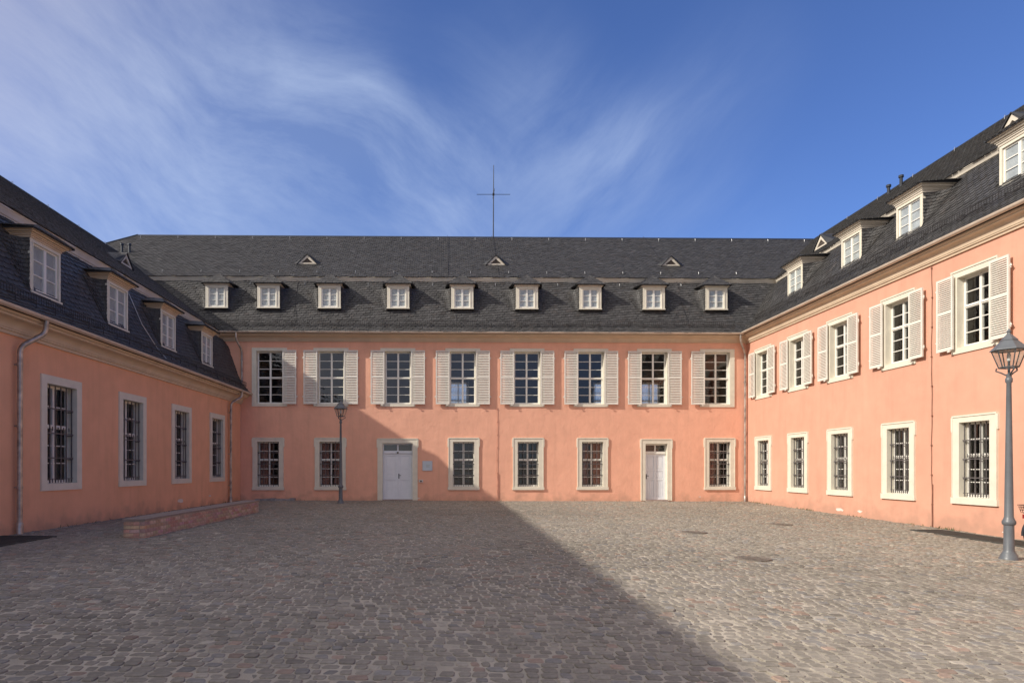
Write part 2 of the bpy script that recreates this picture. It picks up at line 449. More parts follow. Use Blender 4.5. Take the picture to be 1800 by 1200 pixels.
def make_cobbles():
    cx, cy, hw, hh = [], [], [], []
    y = 2.4
    while y < 28.95:
        ph = rng.uniform(.110, .133)
        x = -9.3 + rng.uniform(-.2, 0)
        while x < 12.95:
            w = rng.choice([rng.uniform(.085, .12), rng.uniform(.11, .15), rng.uniform(.135, .18)], p=[.35, .45, .2])
            cx.append(x + w / 2); cy.append(y + ph / 2); hw.append(w / 2); hh.append(ph / 2)
            x += w
        y += ph
    cx = np.array(cx); cy = np.array(cy); hw = np.array(hw); hh = np.array(hh)
    cy = cy + .035 * (vnoise(cx + 50, cy * .3 + 50, 2.6, 3) - .5) + .010 * (vnoise(cx + 50, cy + 50, .5, 5) - .5)
    cx = cx + rng.normal(0, .004, len(cx))
    keep = (cx - hw > -9.32) & (cx + hw < 13.02) & (cy < 28.75 + .0166 * cx - .06)
    # leave the two light wells and the bench footprint bare
    keep &= ~((cx > 11.72) & (cx < 12.5) & (cy < 16.85)); keep &= ~((cx < -8.1) & (cy < 13.4))
    keep &= ~((cx > -6.72) & (cx < -6.31) & (cy > 13.4) & (cy < 21.15))
    cx, cy, hw, hh = cx[keep], cy[keep], hw[keep], hh[keep]
    N = len(cx)
    gap = (.0075 + .0045 * rng.random(N)) 
    a = hw - gap; b = hh - gap
    # 8-point rounded outline
    ox = np.array([-.74, .74, 1, 1, .74, -.74, -1, -1]); oy = np.array([-1, -1, -.58, .58, 1, 1, .58, -.58])
    jx = rng.normal(0, .06, (N, 8)); jy = rng.normal(0, .06, (N, 8))
    shear = (.35 * (vnoise(cx + 50, cy + 50, 1.7, 9) - .5) + rng.normal(0, .12, N))[:, None]
    PX = ox[None] + jx; PY = oy[None] + jy
    lx = PX * a[:, None] + shear * PY * b[:, None]; ly = PY * b[:, None]
    h = rng.normal(.0, .0035, N); tx = rng.normal(0, .022, N); ty = rng.normal(0, .022, N)
    def ring(s, z):
        X = cx[:, None] + lx * s; Y = cy[:, None] + ly * s
        Z = g(X, Y) + z + h[:, None] + tx[:, None] * lx * s + ty[:, None] * ly * s
        return np.stack([X, Y, Z], -1)
    r0 = ring(1.0, -.02); r1 = ring(.985, .003); r2 = ring(.86, .008)
    full = np.concatenate([r0, r1, r2], 1)
    low = np.concatenate([r0, ring(.94, .008)], 1)
    topo_full = [(i, (i+1) % 8, 8 + (i+1) % 8, 8 + i) for i in range(8)] + [(8+i, 8+(i+1) % 8, 16+(i+1) % 8, 16+i) for i in range(8)] + [tuple(range(16, 24))]
    topo_low = [(i, (i+1) % 8, 8 + (i+1) % 8, 8 + i) for i in range(8)] + [tuple(range(8, 16))]
    base = np.array([.245, .220, .182])
    col = base[None] * rng.normal(1, .12, N).clip(.65, 1.4)[:, None]
    hue = rng.random(N); redz = vnoise(cx + 50, cy + 50, 2.2, 21) + .25 * ((cy > 19) & (cy < 28.5))
    red = (hue < .05 + .35 * np.clip(redz - .62, 0, .5))
    col[red] *= np.array([1.22, 1.0, .95])
    pale = (hue > .97); col[pale] *= 1.45
    blue = (hue > .78) & (hue < .9); col[blue] *= np.array([.92, .97, 1.08])
    col *= (.88 + .28 * vnoise(cx + 50, cy + 50, 3.1, 33))[:, None]
    # projection into the photograph, to pick the 300 that show largest
    px = 797 + F * cx / cy; py = 823 + F * (1.7 - g(cx, cy)) / cy
    vis = (px > 0) & (px < 1800) & (py < 1200)
    area = np.where(vis, (hw * hh) / cy ** 3, 0)
    top = np.argsort(-area)[:300]
    is_top = np.zeros(N, bool); is_top[top] = True
    near = (cy < 10) & ~is_top; far = (cy >= 10)
    Va, Sa, La = fixed_topo(full[near], topo_full); Ca = np.repeat(col[near], 24, 0)
    Vb, Sb, Lb = fixed_topo(low[far], topo_low); Cb = np.repeat(col[far], 16, 0)
    me = np_mesh('cobblestones', np.concatenate([Va, Vb]), np.concatenate([Sa, Sb]), np.concatenate([La, Lb + len(Va)]), np.concatenate([Ca, Cb]), 'cobble')
    tag(link('cobblestones', me, ground), kind='stuff')
    for i in top:
        c = np.array([cx[i], cy[i], g(cx[i], cy[i])])
        V, S, Lp = fixed_topo(full[i:i+1] - c, topo_full)
        link('cobblestone', np_mesh('cobblestone', V, S, Lp, np.repeat(col[i:i+1], 24, 0), 'cobble'), ground, tuple(float(q) for q in c))
make_cobbles()

# ---------------------------------------------------------------- slates
SL_TOPO = [(0, 1, 2, 3, 4, 5), (6, 7, 1, 0), (7, 8, 2, 1), (9, 6, 0, 5), (8, 10, 3, 2)]
def slate_verts(S, nu, nv, u0, u1, v0, v1, slant=0.0, lift=.016, keepf=None, flip=1.0, wj=.12):
    """slates over patch S(u,v)->(n,3). returns V (N,11,3)"""
    du = (u1 - u0) / nu; dv = (v1 - v0) / nv
    ex = int(slant * (u1 - u0) / dv) + 2 if slant else 0
    J, I = np.meshgrid(np.arange(-ex, nv + (1 if slant else 0)), np.arange(-1, nu + 1), indexing='ij')
    J = J.ravel(); I = I.ravel()
    uc = u0 + (I + .5 + .5 * (J % 2)) * du + rng.normal(0, wj * du * .25, len(I))
    w = du * (.5 + .0 * uc) * .985
    vb = v0 + J * dv + rng.normal(0, dv * .04, len(J))
    vt = vb + dv * 1.35
    if slant:
        sl = slant * (uc % 1000)
    A = np.stack([uc - w * .55, uc + w * .72, uc + w, uc + w, uc - w, uc - w], 1)
    B = np.stack([vb, vb, vb + dv * .42, vt, vt, vb + dv * .2], 1)
    if slant:
        B = B + slant * (A - uc[:, None])      # tilt of each slate along its rising course
        B = B + (slant * (uc - u0))[:, None]; vb = vb + slant * (uc - u0)
    ok = (uc > u0 - .01 * du) & (uc < u1 + .01 * du) & (B[:, 0] > v0 - dv * .6) & (B[:, 0] < v1 - dv * .15)
    if keepf is not None: ok &= keepf(uc, vb)
    A = np.clip(A[ok], u0, u1); B = np.clip(B[ok], v0, v1)
    n = len(A)
    if n == 0: return np.zeros((0, 11, 3))
    P = S(A.ravel(), B.ravel())
    e = 1e-3 * min(du, dv) * 5
    Pu = S(A.ravel() + e, B.ravel()) - S(A.ravel() - e, B.ravel()); Pv = S(A.ravel(), B.ravel() + e) - S(A.ravel(), B.ravel() - e)
    Nn = np.cross(Pu, Pv); Nn /= (np.linalg.norm(Nn, axis=1, keepdims=True) + 1e-12); Nn *= flip
    P = P.reshape(n, 6, 3); Nn = Nn.reshape(n, 6, 3)
    lj = (lift * rng.uniform(.8, 1.35, n))[:, None]
    off = np.concatenate([np.repeat(lj, 3, 1), np.full((n, 2), .003), lj * .85], 1)
    T = P + Nn * off[..., None]
    low = P - Nn * .004
    return np.concatenate([T, low[:, [0, 1, 2]], low[:, [5]], low[:, [3]]], 1)

def slate_cols(n):
    c = rng.normal(1, .11, n).clip(.6, 1.45)[:, None] * np.ones(3)
    k = rng.random(n)
    c[k < .08] *= np.array([1.06, 1.0, .96]); c[k > .95] *= 1.15
    return c

def slate_object(name, Vs, parent, kind='stuff'):
    V = np.concatenate(Vs) if isinstance(Vs, list) else Vs
    a, s, l = fixed_topo(V, SL_TOPO)
    me = np_mesh(name, a, s, l, np.repeat(slate_cols(len(V)), 11, 0), 'slate')
    o = link(name, me, parent)
    if kind: o['kind'] = kind
    return o

def chaikin(p, it=2):
    p = [np.array(q, float) for q in p]
    for _ in range(it):
        q = [p[0]]
        for a, b in zip(p[:-1], p[1:]):
            q += [a * .75 + b * .25, a * .25 + b * .75]
        q.append(p[-1]); p = q
    return np.array(p)

class Profile:
    def __init__(self, pts, it=2):
        self.p = chaikin(pts, it); d = np.linalg.norm(np.diff(self.p, axis=0), axis=1)
        self.s = np.concatenate([[0], np.cumsum(d)]); self.len = self.s[-1]
    def at(self, v):
        v = np.asarray(v, float)
        y = np.interp(v, self.s, self.p[:, 0]); z = np.interp(v, self.s, self.p[:, 1])
        # linear continuation so finite differences at the ends stay valid
        d0 = (self.p[1] - self.p[0]) / (self.s[1] - self.s[0]); d1 = (self.p[-1] - self.p[-2]) / (self.s[-1] - self.s[-2])
        lo = v < 0; hi = v > self.len
        y = np.where(lo, self.p[0, 0] + d0[0] * v, y); z = np.where(lo, self.p[0, 1] + d0[1] * v, z)
        y = np.where(hi, self.p[-1, 0] + d1[0] * (v - self.len), y); z = np.where(hi, self.p[-1, 1] + d1[1] * (v - self.len), z)
        return y, z
    def y_at_z(self, z): return float(np.interp(z, self.p[:, 1], self.p[:, 0]))
    def surf(self, u, v):
        y, z = self.at(v); return np.stack([u, y, z], 1)

# ---------------------------------------------------------------- window building blocks
CACHE = {}
def cached(key, fn):
    if key not in CACHE: CACHE[key] = fn()
    return CACHE[key]

def ring_mb(mb, x0, x1, z0, z1, X0, X1, Z0, Z1, yf, yo, yi):
    """flat frame between inner rect (x0..z1) and outer rect, front at yf, outer edge back to yo, inner reveal back to yi"""
    I = [(x0, z0), (x1, z0), (x1, z1), (x0, z1)]; O = [(X0, Z0), (X1, Z0), (X1, Z1), (X0, Z1)]
    for k in range(4):
        a, b = I[k], I[(k+1) % 4]; c, d = O[k], O[(k+1) % 4]
        mb.poly([(c[0], yf, c[1]), (d[0], yf, d[1]), (b[0], yf, b[1]), (a[0], yf, a[1])])
        mb.poly([(c[0], yo, c[1]), (d[0], yo, d[1]), (d[0], yf, d[1]), (c[0], yf, c[1])])
        mb.poly([(a[0], yf, a[1]), (b[0], yf, b[1]), (b[0], yi, b[1]), (a[0], yi, a[1])])

def surround_mesh(w, h, bs, bt, bb, depth, ears=False, sillw=0.0, lip=True):
    """w,h: opening; bs,bt,bb: band widths side/top/bottom. origin: centre bottom of the opening at wall plane"""
    mb = MB()
    ring_mb(mb, -w/2, w/2, 0, h, -w/2 - bs, w/2 + bs, -bb, h + bt, -.035, .01, depth)
    if lip:
        # thin raised listel along the outer edge, sides and head
        for s in (-1, 1):
            xa, xb = s * (w/2 + bs - .028), s * (w/2 + bs + .004)
            mb.box(min(xa, xb), max(xa, xb), -.052, .006, 0 - bb * .0 + .0, h + bt - .03)
        mb.box(-w/2 - bs - .004, w/2 + bs + .004, -.056, .006, h + bt - .03, h + bt + .012)
    if ears:
        for s in (-1, 1):
            xa, xb = s * (w/2 + bs - .01), s * (w/2 + bs + .04)
            mb.box(min(xa, xb), max(xa, xb), -.048, .005, h + bt - .36, h + bt - .032)
            mb.box(min(xa, xb) , max(xa, xb), -.043, .005, h + bt - .40, h + bt - .362)
    if sillw > 0:
        mb.box(-w/2 - bs - sillw, w/2 + bs + sillw, -.062, .006, -bb - .012, -.012)
    return mb.mesh('window_surround', 'cream')

def sash_layout(w, h, rows_up, rows_lo, split, fr=.055, mul=.075, tr=.085, cols=2):
    """returns list of panes (cx,cz,pw,ph), bars list boxes"""
    boxes = []; panes = []
    boxes += [(-w/2, -w/2 + fr, 0, h), (w/2 - fr, w/2, 0, h), (-w/2 + fr, w/2 - fr, 0, fr * 1.3), (-w/2 + fr, w/2 - fr, h - fr, h)]
    zt = h * split
    boxes.append((-mul/2, mul/2, fr * 1.3, h - fr))
    secs = []
    if rows_lo:
        boxes.append((-w/2 + fr, -mul/2, zt - tr/2, zt + tr/2)); boxes.append((mul/2, w/2 - fr, zt - tr/2, zt + tr/2))
        secs.append((fr * 1.3, zt - tr/2, rows_lo)); secs.append((zt + tr/2, h - fr, rows_up))
    else:
        secs.append((fr * 1.3, h - fr, rows_up))
    gb = .022; thin = []
    for (a, b, rows) in secs:
        ph = (b - a - gb * (rows - 1)) / rows
        for r in range(rows):
            z0 = a + r * (ph + gb)
            for s in (-1, 1):
                xa, xb = (mul/2, w/2 - fr) if s > 0 else (-w/2 + fr, -mul/2)
                panes.append(((xa + xb)/2, z0 + ph/2, xb - xa, ph))
                if r < rows - 1: thin.append((xa, xb, z0 + ph, z0 + ph + gb))
    return boxes, thin, panes

def sash_mesh(boxes, thin, w=None, mid=None):
    mb = MB()
    for i, (a, b, c, d) in enumerate(boxes):
        pr = -.012 if i == 4 else (0.0 if i < 4 else -.022)
        mb.box(a, b, pr, .05, c, d)
        if i > 4: mb.box(a, b, pr - .02, pr + .001, (c + d)/2 - .014, (c + d)/2 + .014)
    for (a, b, c, d) in thin: mb.box(a, b, .006, .04, c, d)
    return mb.mesh('sash', 'sash')

def pane_mesh(pw, ph):
    def fn():
        mb = MB(); mb.box(-pw/2, pw/2, -.002, .002, -ph/2, ph/2); return mb.mesh('pane', 'glass')
    return cached(('pane', round(pw, 3), round(ph, 3)), fn)

def grille_mesh(w, h, nv, zs, back=.14):
    mb = MB(); t = .011
    for i in range(nv):
        x = -w/2 + .05 + (w - .1) * i / (nv - 1)
        mb.box(x - t, x + t, -t, t, .015, h - .012)
    for z in zs:
        mb.box(-w/2 - .01, w/2 + .01, -.017, -.0115, z - .014, z + .014)
        for s in (-1, 1):
            xx = s * (w/2 - .03)
            mb.box(xx - .012, xx + .012, -.0165, back, z - .04, z - .018)
            mb.box(min(xx, s * (w/2 + .004)), max(xx, s * (w/2 + .004)), back - .015, back, z - .04, z - .018)
    # bottom fence: low rail and short uprights between the long bars
    mb.box(-w/2 + .01, w/2 - .01, -.014, -.0115, .10, .115)
    for i in range(nv - 1):
        x = -w/2 + .05 + (w - .1) * (i + .5) / (nv - 1)
        mb.box(x - .006, x + .006, -.009, .009, .02, .115)
        mb.box(x - .006, x + .006, -.009, .009, h * .56 - .05, h * .56 + .04)
    return mb.mesh('grille', 'bars')

def add_panes(parent, panes, y, tilt=.35):
    for (cx, cz, pw, ph) in panes:
        link('pane', pane_mesh(pw, ph), parent, (cx, y, cz), (R(random.uniform(-tilt, tilt)), 0, R(random.uniform(-tilt, tilt))))

def window(wing, u, z0, key, w, h, bs, bt, bb, rows_up, rows_lo, split, grille=None, curtain=None, ears=False, sillw=.02, reveal=.24, lip=True):
    s = link('window', cached(('sur', key), lambda: surround_mesh(w, h, bs, bt, bb, reveal + .06, ears, sillw, lip)), wing, (u, 0, z0))
    lay = cached(('lay', key), lambda: sash_layout(w - .004, h - .004, rows_up, rows_lo, split))
    link('sash', cached(('sash', key), lambda: sash_mesh(lay[0], lay[1])), s, (0, reveal, .002))
    add_panes(s, lay[2], reveal + .024)
    if grille:
        link('grille', cached(('gr', key), lambda: grille_mesh(w, h, grille, [h * .26, h * .51, h * .76])), s, (0, .075, 0))
    if curtain:
        for side in (curtain if isinstance(curtain, (list, tuple)) else (-1, 1)):
            def cm_():
                mb = MB(); n = 22; ww = w * .36
                V = []
                for i in range(n + 1):
                    x = -ww/2 + ww * i / n; yy = .03 * math.sin(i * 1.25) + .008 * math.sin(i * 2.7)
                    V.append((x, yy))
                for i in range(n):
                    (xa, ya), (xb, yb) = V[i], V[i+1]
                    mb.poly([(xa, ya, .02), (xb, yb, .02), (xb, yb, h - .03), (xa, ya, h - .03)])
                    mb.poly([(xa, ya + .006, .02), (xa, ya + .006, h - .03), (xb, yb + .006, h - .03), (xb, yb + .006, .02)])
                return mb.mesh('curtain', 'curtain')
            link('curtain', cached(('cur', key), cm_), s, (side * (w/2 - w * .2), reveal + .14, 0))
    return s

def shutter_meshes(w, h, split, pitch):
    mb = MB(); st = .05
    mb.box(-w/2, -w/2 + st, 0, .042, 0, h); mb.box(w/2 - st, w/2, 0, .042, 0, h)
    for z in (0, h - .06, h * split - .03): mb.box(-w/2 + st, w/2 - st, .001, .041, z, z + .06)
    fr = mb.mesh('shutter', 'shutter')
    mb = MB()
    for (a, b) in ((.06, h * split - .03), (h * split + .03, h - .06)):
        n = int((b - a) / pitch); p = (b - a) / n
        for i in range(n):
            z = a + p * i
            xa, xb = -w/2 + st, w/2 - st
            # slanted louvre blade, lower edge outward
            mb.extrude([(.003, z + .004), (.007, z + .001), (.038, z + p * .74), (.034, z + p * .81)], xa, xb)
    lv = mb.mesh('louvres', 'louvre')
    return fr, lv

def shutter(wing, u, z0, w, h, split=.5, y=-.125, ang=0.0, latch=1, pitch=.05):
    fr, lv = cached(('shut', w, h, split), lambda: shutter_meshes(w, h, split, pitch))
    s = link('shutter', fr, wing, (u, y, z0), (0, 0, ang))
    link('louvres', lv, s)
    def lm():
        mb = MB()
        mb.box(-.012, .012, -.03, .11, -.03, -.012); mb.box(-.045, .045, -.028, -.012, -.055, -.02)
        return mb.mesh('latch', 'shutter')
    link('latch', cached('latch', lm), s, (latch * -(w/2 - .1), 0, 0))
    def hm():
        mb = MB()
        for z in (h * .14, h * .86):
            mb.box(-.05, .05, -.008, 0.0, z - .015, z + .015); mb.tube([(.0, .015, z - .05), (.0, .015, z + .05)], .012, 6)
        return mb.mesh('hinge', 'shutter')
    link('hinge', cached(('hinge', h), hm), s, (-latch * (-w/2 - .012), .03, 0))
    return s

def cell_wall(u0, u1, z0, z1, holes, y=0.0, flip=False, mi=0, mb=None):
    us = sorted({u0, u1, *[h[0] for h in holes], *[h[1] for h in holes]}); zs = sorted({z0, z1, *[h[2] for h in holes], *[h[3] for h in holes]})
    us = [u for u in us if u0 <= u <= u1]; zs = [z for z in zs if z0 <= z <= z1]
    mb = mb or MB()
    for a, b in zip(us[:-1], us[1:]):
        for c, d in zip(zs[:-1], zs[1:]):
            m, n = (a + b)/2, (c + d)/2
            if any(h[0] < m < h[1] and h[2] < n < h[3] for h in holes): continue
            q = [(a, y, c), (b, y, c), (b, y, d), (a, y, d)]
            mb.poly(q[::-1] if flip else q, mi)
    return mb

# ---------------------------------------------------------------- wing roof pieces
def snow_guard(wing, prof, u0, u1, v):
    y, z = prof.at(np.array([v])); y, z = float(y[0]), float(z[0])
    mb = MB()
    yy = y - .12; zz = z + .02
    n = int((u1 - u0) / .085)
    for i in range(n + 1):
        u = u0 + (u1 - u0) * i / n
        mb.box(u - .007, u + .007, yy - .012, yy - .006, zz, zz + .17)
    for q in (.0, .155): mb.box(u0, u1, yy - .005, yy + .007, zz + q, zz + q + .018)
    k = int((u1 - u0) / .66)
    for i in range(k + 1):
        u = u0 + (u1 - u0) * i / k
        mb.tube([(u, y + .10, z + .13), (u, yy + .015, zz + .06), (u, yy + .012, zz - .07), (u, yy + .06, zz - .13)], .011, 5)
    return put('snow_guard', mb, 'iron', wing)

def dormer(wing, ud, w, yd, zb, zt, prof, ze, zp, ybreak, hoodw=.14, cheek_slates=True, sb=.09, hoodmat='break', cap=.045):
    """zb..zt casing front, ze fascia top, zp ridge height where it runs under the mansard break"""
    hw = w / 2
    mb = MB(); b1, b2 = sb, .025
    ring_mb(mb, -hw + b1, hw - b1, zb + .03, zt - .07, -hw, hw, zb, zt, yd, yd + .12, yd + .14)
    mb.box(-hw + b1 - .04, hw - b1 + .04, yd - .016, yd + .001, zt - .085, zt - .05)
    for s in (-1, 1): mb.box(min(s*(hw-b1-.0), s*(hw-b1+.03)), max(s*(hw-b1), s*(hw-b1+.03)), yd - .014, yd + .001, zb + .03, zt - .085)
    mb.box(-hw - .015, hw + .015, yd - .04, yd + .05, zb - .03, zb + .012)
    d = put('dormer', mb, 'cream', wing, (ud, 0, 0))
    # moulded hood running round three sides
    yr = prof.y_at_z(zt) + .15
    h1 = ze - zt; hm = MB()
    steps = [(.02, 0.0, .25), (.045, .25, .42), (.07, .42, .60), (.10 * hoodw / .14, .60, .80), (hoodw, .80, 1.0)]
    for (o, a, b) in steps:
        hm.box(-hw - o, hw + o, yd - o, ybreak - .02 if b > .9 else yr, zt + h1 * a, zt + h1 * b)
    put('hood', hm, hoodmat, d)
    ow, oh = w - 2*b1 - .005, (zt - .07) - (zb + .03) - .005
    lay = cached(('dl', round(ow, 3), round(oh, 3)), lambda: sash_layout(ow, oh, 3, 0, .5, fr=.05, mul=.085))
    link('sash', cached(('ds', round(ow, 3), round(oh, 3)), lambda: sash_mesh(lay[0], lay[1])), d, (0, yd + .03, zb + .032))
    for (cx, cz, pw, ph) in lay[2]:
        link('pane', pane_mesh(pw, ph), d, (cx, yd + .05, zb + .032 + cz), (R(random.uniform(-.8, .8)), 0, R(random.uniform(-.8, .8))))
    bk = MB(); bk.box(-ow/2 - .01, ow/2 + .01, yd + .064, yd + .074, zb + .02, zt - .06)
    put('blind', bk, 'net', d)  # opaque backing added behind the panes, hides the roof and greys the glass
    # cheek core (dark boards) and the swept slate cheeks
    if cheek_slates:
        for s in (-1, 1):
            core = MB()
            pts = [(s * (hw - .005), yd + .005, zb)]
            for z in np.linspace(zb, zt, 8)[1:]: pts.append((s * (hw - .005), prof.y_at_z(z) + .05, z))
            pts.append((s * (hw - .005), yd + .005, zt))
            core.poly(pts)
            put('cheek_boarding', core, 'underlay', d)
        for s in (-1, 1):
            def S(a, z, s=s):
                zc = np.clip(z, zb - .3, zt + .2)
                yr_ = np.interp(zc, prof.p[:, 1], prof.p[:, 0])
                D = np.clip(yr_ - yd, .012, None); Ll = .10 + .9 * D
                t = a
                tt = np.clip(t, 0, 1)
                uu = hw + Ll * tt ** 2.0 + np.minimum(t, 0) * .01
                yy = yd + D * (1 - (1 - tt) ** 1.9) + t * 1e-4 - .015 * tt + .005
                return np.stack([s * uu, yy, z], 1)
            nv = max(4, int((zt - zb + .06) / .095))
            slate_object('cheek', slate_verts(S, 7, nv, 0.0, 1.0, zb - .08, zt, lift=.03, flip=float(s), wj=.05), d, None)
    # hipped hood roof
    a = hw + hoodw + cap; y0 = yd - hoodw - cap
    yb = ybreak + .02
    apex = (0, y0 + .42, zp)
    sh = MB()
    sh.poly([(-a, y0, ze), (a, y0, ze), apex])
    sh.poly([(a, y0, ze), (a + .10, yb, ze + .05), (0, yb, zp + .02), apex]); sh.poly([(-a - .10, yb, ze + .05), (-a, y0, ze), apex, (0, yb, zp + .02)])
    sh.poly([(-a, y0, ze - .012), (a, y0, ze - .012), (a + .10, yb, ze + .03), (-a - .10, yb, ze + .03)][::-1])
    for (xa, xb, ya, yb2) in ((-a, a, y0, y0 + .02), (-a, -a + .02, y0 + .02, yb), (a - .02, a, y0 + .02, yb)): sh.box(xa, xb, ya, yb2, ze - .03, ze + .012)
    rf = put('dormer_roof', sh, 'underlay', d)
    def patch(p00, p10, p11, p01):
        p00, p10, p11, p01 = map(np.array, (p00, p10, p11, p01))
        def S(u, v):
            u = u[:, None]; v = v[:, None]
            return p00*(1-u)*(1-v) + p10*u*(1-v) + p11*u*v + p01*(1-u)*v
        return S
    ap = np.array(apex); e = np.array([.02, 0, 0])
    Vs = []
    Vs.append(slate_verts(patch((-a, y0-.02, ze-.01), (a, y0-.02, ze-.01), ap+e, ap-e), 8, 5, 0, 1, 0, 1, lift=.012))
    Vs.append(slate_verts(patch((a+.02, y0, ze-.01), (a+.12, yb, ze+.04), (.0, yb, zp+.03), ap), 7, 5, 0, 1, 0, 1, lift=.012))
    Vs.append(slate_verts(patch((-a-.12, yb, ze+.04), (-a-.02, y0, ze-.01), ap, (.0, yb, zp+.03)), 7, 5, 0, 1, 0, 1, lift=.012))
    slate_object('hood_slates', Vs, d, None)
    return d

def roof_vent(wing, u, y, z, s=1.0, slope=.76, pane=True):
    """small triangular roof ventilator (origin at its foot)"""
    w, h = .46 * s, .46 * s; dep = h / slope
    mb = MB()
    out = [(-w, 0, 0), (w, 0, 0), (0, 0, h)]; k = .62
    inn = [(-w*k, 0, .055), (w*k, 0, .055), (0, 0, .055 + (h-.055)*k*.98)]
    for i in range(3):
        a, b = out[i], out[(i+1) % 3]; c, d = inn[i], inn[(i+1) % 3]
        mb.poly([a, b, d, c]); mb.poly([c, d, (d[0], .06, d[2]), (c[0], .06, c[2])])
        mb.poly([a, (a[0], .05, a[2]), (b[0], .05, b[2]), b])
    v = put('roof_vent', mb, 'break', wing, (u, y, z))
    m2 = MB(); m2.poly([(p[0], .055, p[2]) for p in inn])
    for i in range(3): m2.box(-w*k*(.8-.25*i), w*k*(.8-.25*i), .03, .05, .07 + i*.08, .085 + i*.08)
    put('louvre', m2, 'interior', v)
    m3 = MB(); o = .06
    A = (-w - o, -.05, -.03); B = (w + o, -.05, -.03); T = (0, -.05, h + .045); K = (0, dep + .1, h + .05)
    A2 = (-w - o - .18, .15, .06); B2 = (w + o + .18, .15, .06)
    m3.poly([A, T, K, A2]); m3.poly([T, B, B2, K])
    m3.poly([(p[0], p[1], p[2] - .03) for p in (A2, K, T, A)]); m3.poly([(p[0], p[1], p[2] - .03) for p in (K, B2, B, T)])
    m3.poly([A, (A[0], A[1], A[2]-.03), (T[0], T[1], T[2]-.03), T]); m3.poly([T, (T[0], T[1], T[2]-.03), (B[0], B[1], B[2]-.03), B])
    put('vent_roof', m3, 'underlay', v)
    def patch(p00, p10, p11, p01):
        p00, p10, p11, p01 = map(np.array, (p00, p10, p11, p01))
        def S(u_, v_):
            u_ = u_[:, None]; v_ = v_[:, None]
            return p00*(1-u_)*(1-v_) + p10*u_*(1-v_) + p11*u_*v_ + p01*(1-u_)*v_
        return S
    Vs = [slate_verts(patch(B, B2, K, T), 5, 6, 0, 1, 0, 1, lift=.012), slate_verts(patch(A2, A, T, K), 5, 6, 0, 1, 0, 1, lift=.012)]
    slate_object('vent_slates', Vs, v, None)
    return v

def cornice_prof(z0, z1, out):
    h = z1 - z0
    P = [(.01, z0), (-.05, z0), (-.05, z0 + h*.16), (-.085, z0 + h*.18), (-.085, z0 + h*.26)]
    for i in range(7):      # cove
        t = i / 6 * math.pi / 2
        P.append((-.10 - (out - .22) * (1 - math.cos(t)), z0 + h*.28 + h*.42 * math.sin(t)))
    P += [(-out + .07, z0 + h*.74), (-out + .07, z0 + h*.84), (-out + .02, z0 + h*.87), (-out + .02, z1), (.01, z1)]
    return P

def gutter_prof(out, z):
    P = []; r = .075; cy = -out - .055
    for i in range(9):
        t = math.pi * i / 8; P.append((cy - r * math.cos(t), z - r * math.sin(t)))
    P.append((cy + r - .006, z + .0))
    for i in range(9):
        t = math.pi * (8 - i) / 8; P.append((cy - (r-.008) * math.cos(t), z - (r-.008) * math.sin(t)))
    return P

HOOK = None
def hook(wing, u, y, z, tilt=0):
    def fn():
        mb = MB(); mb.tube([(0, .02, .08), (0, -.035, .09), (0, -.05, .02), (0, -.045, -.06)], .009, 5); return mb.mesh('roof_hook', 'hook')
    link('roof_hook', cached('hook', fn), wing, (u, y, z))

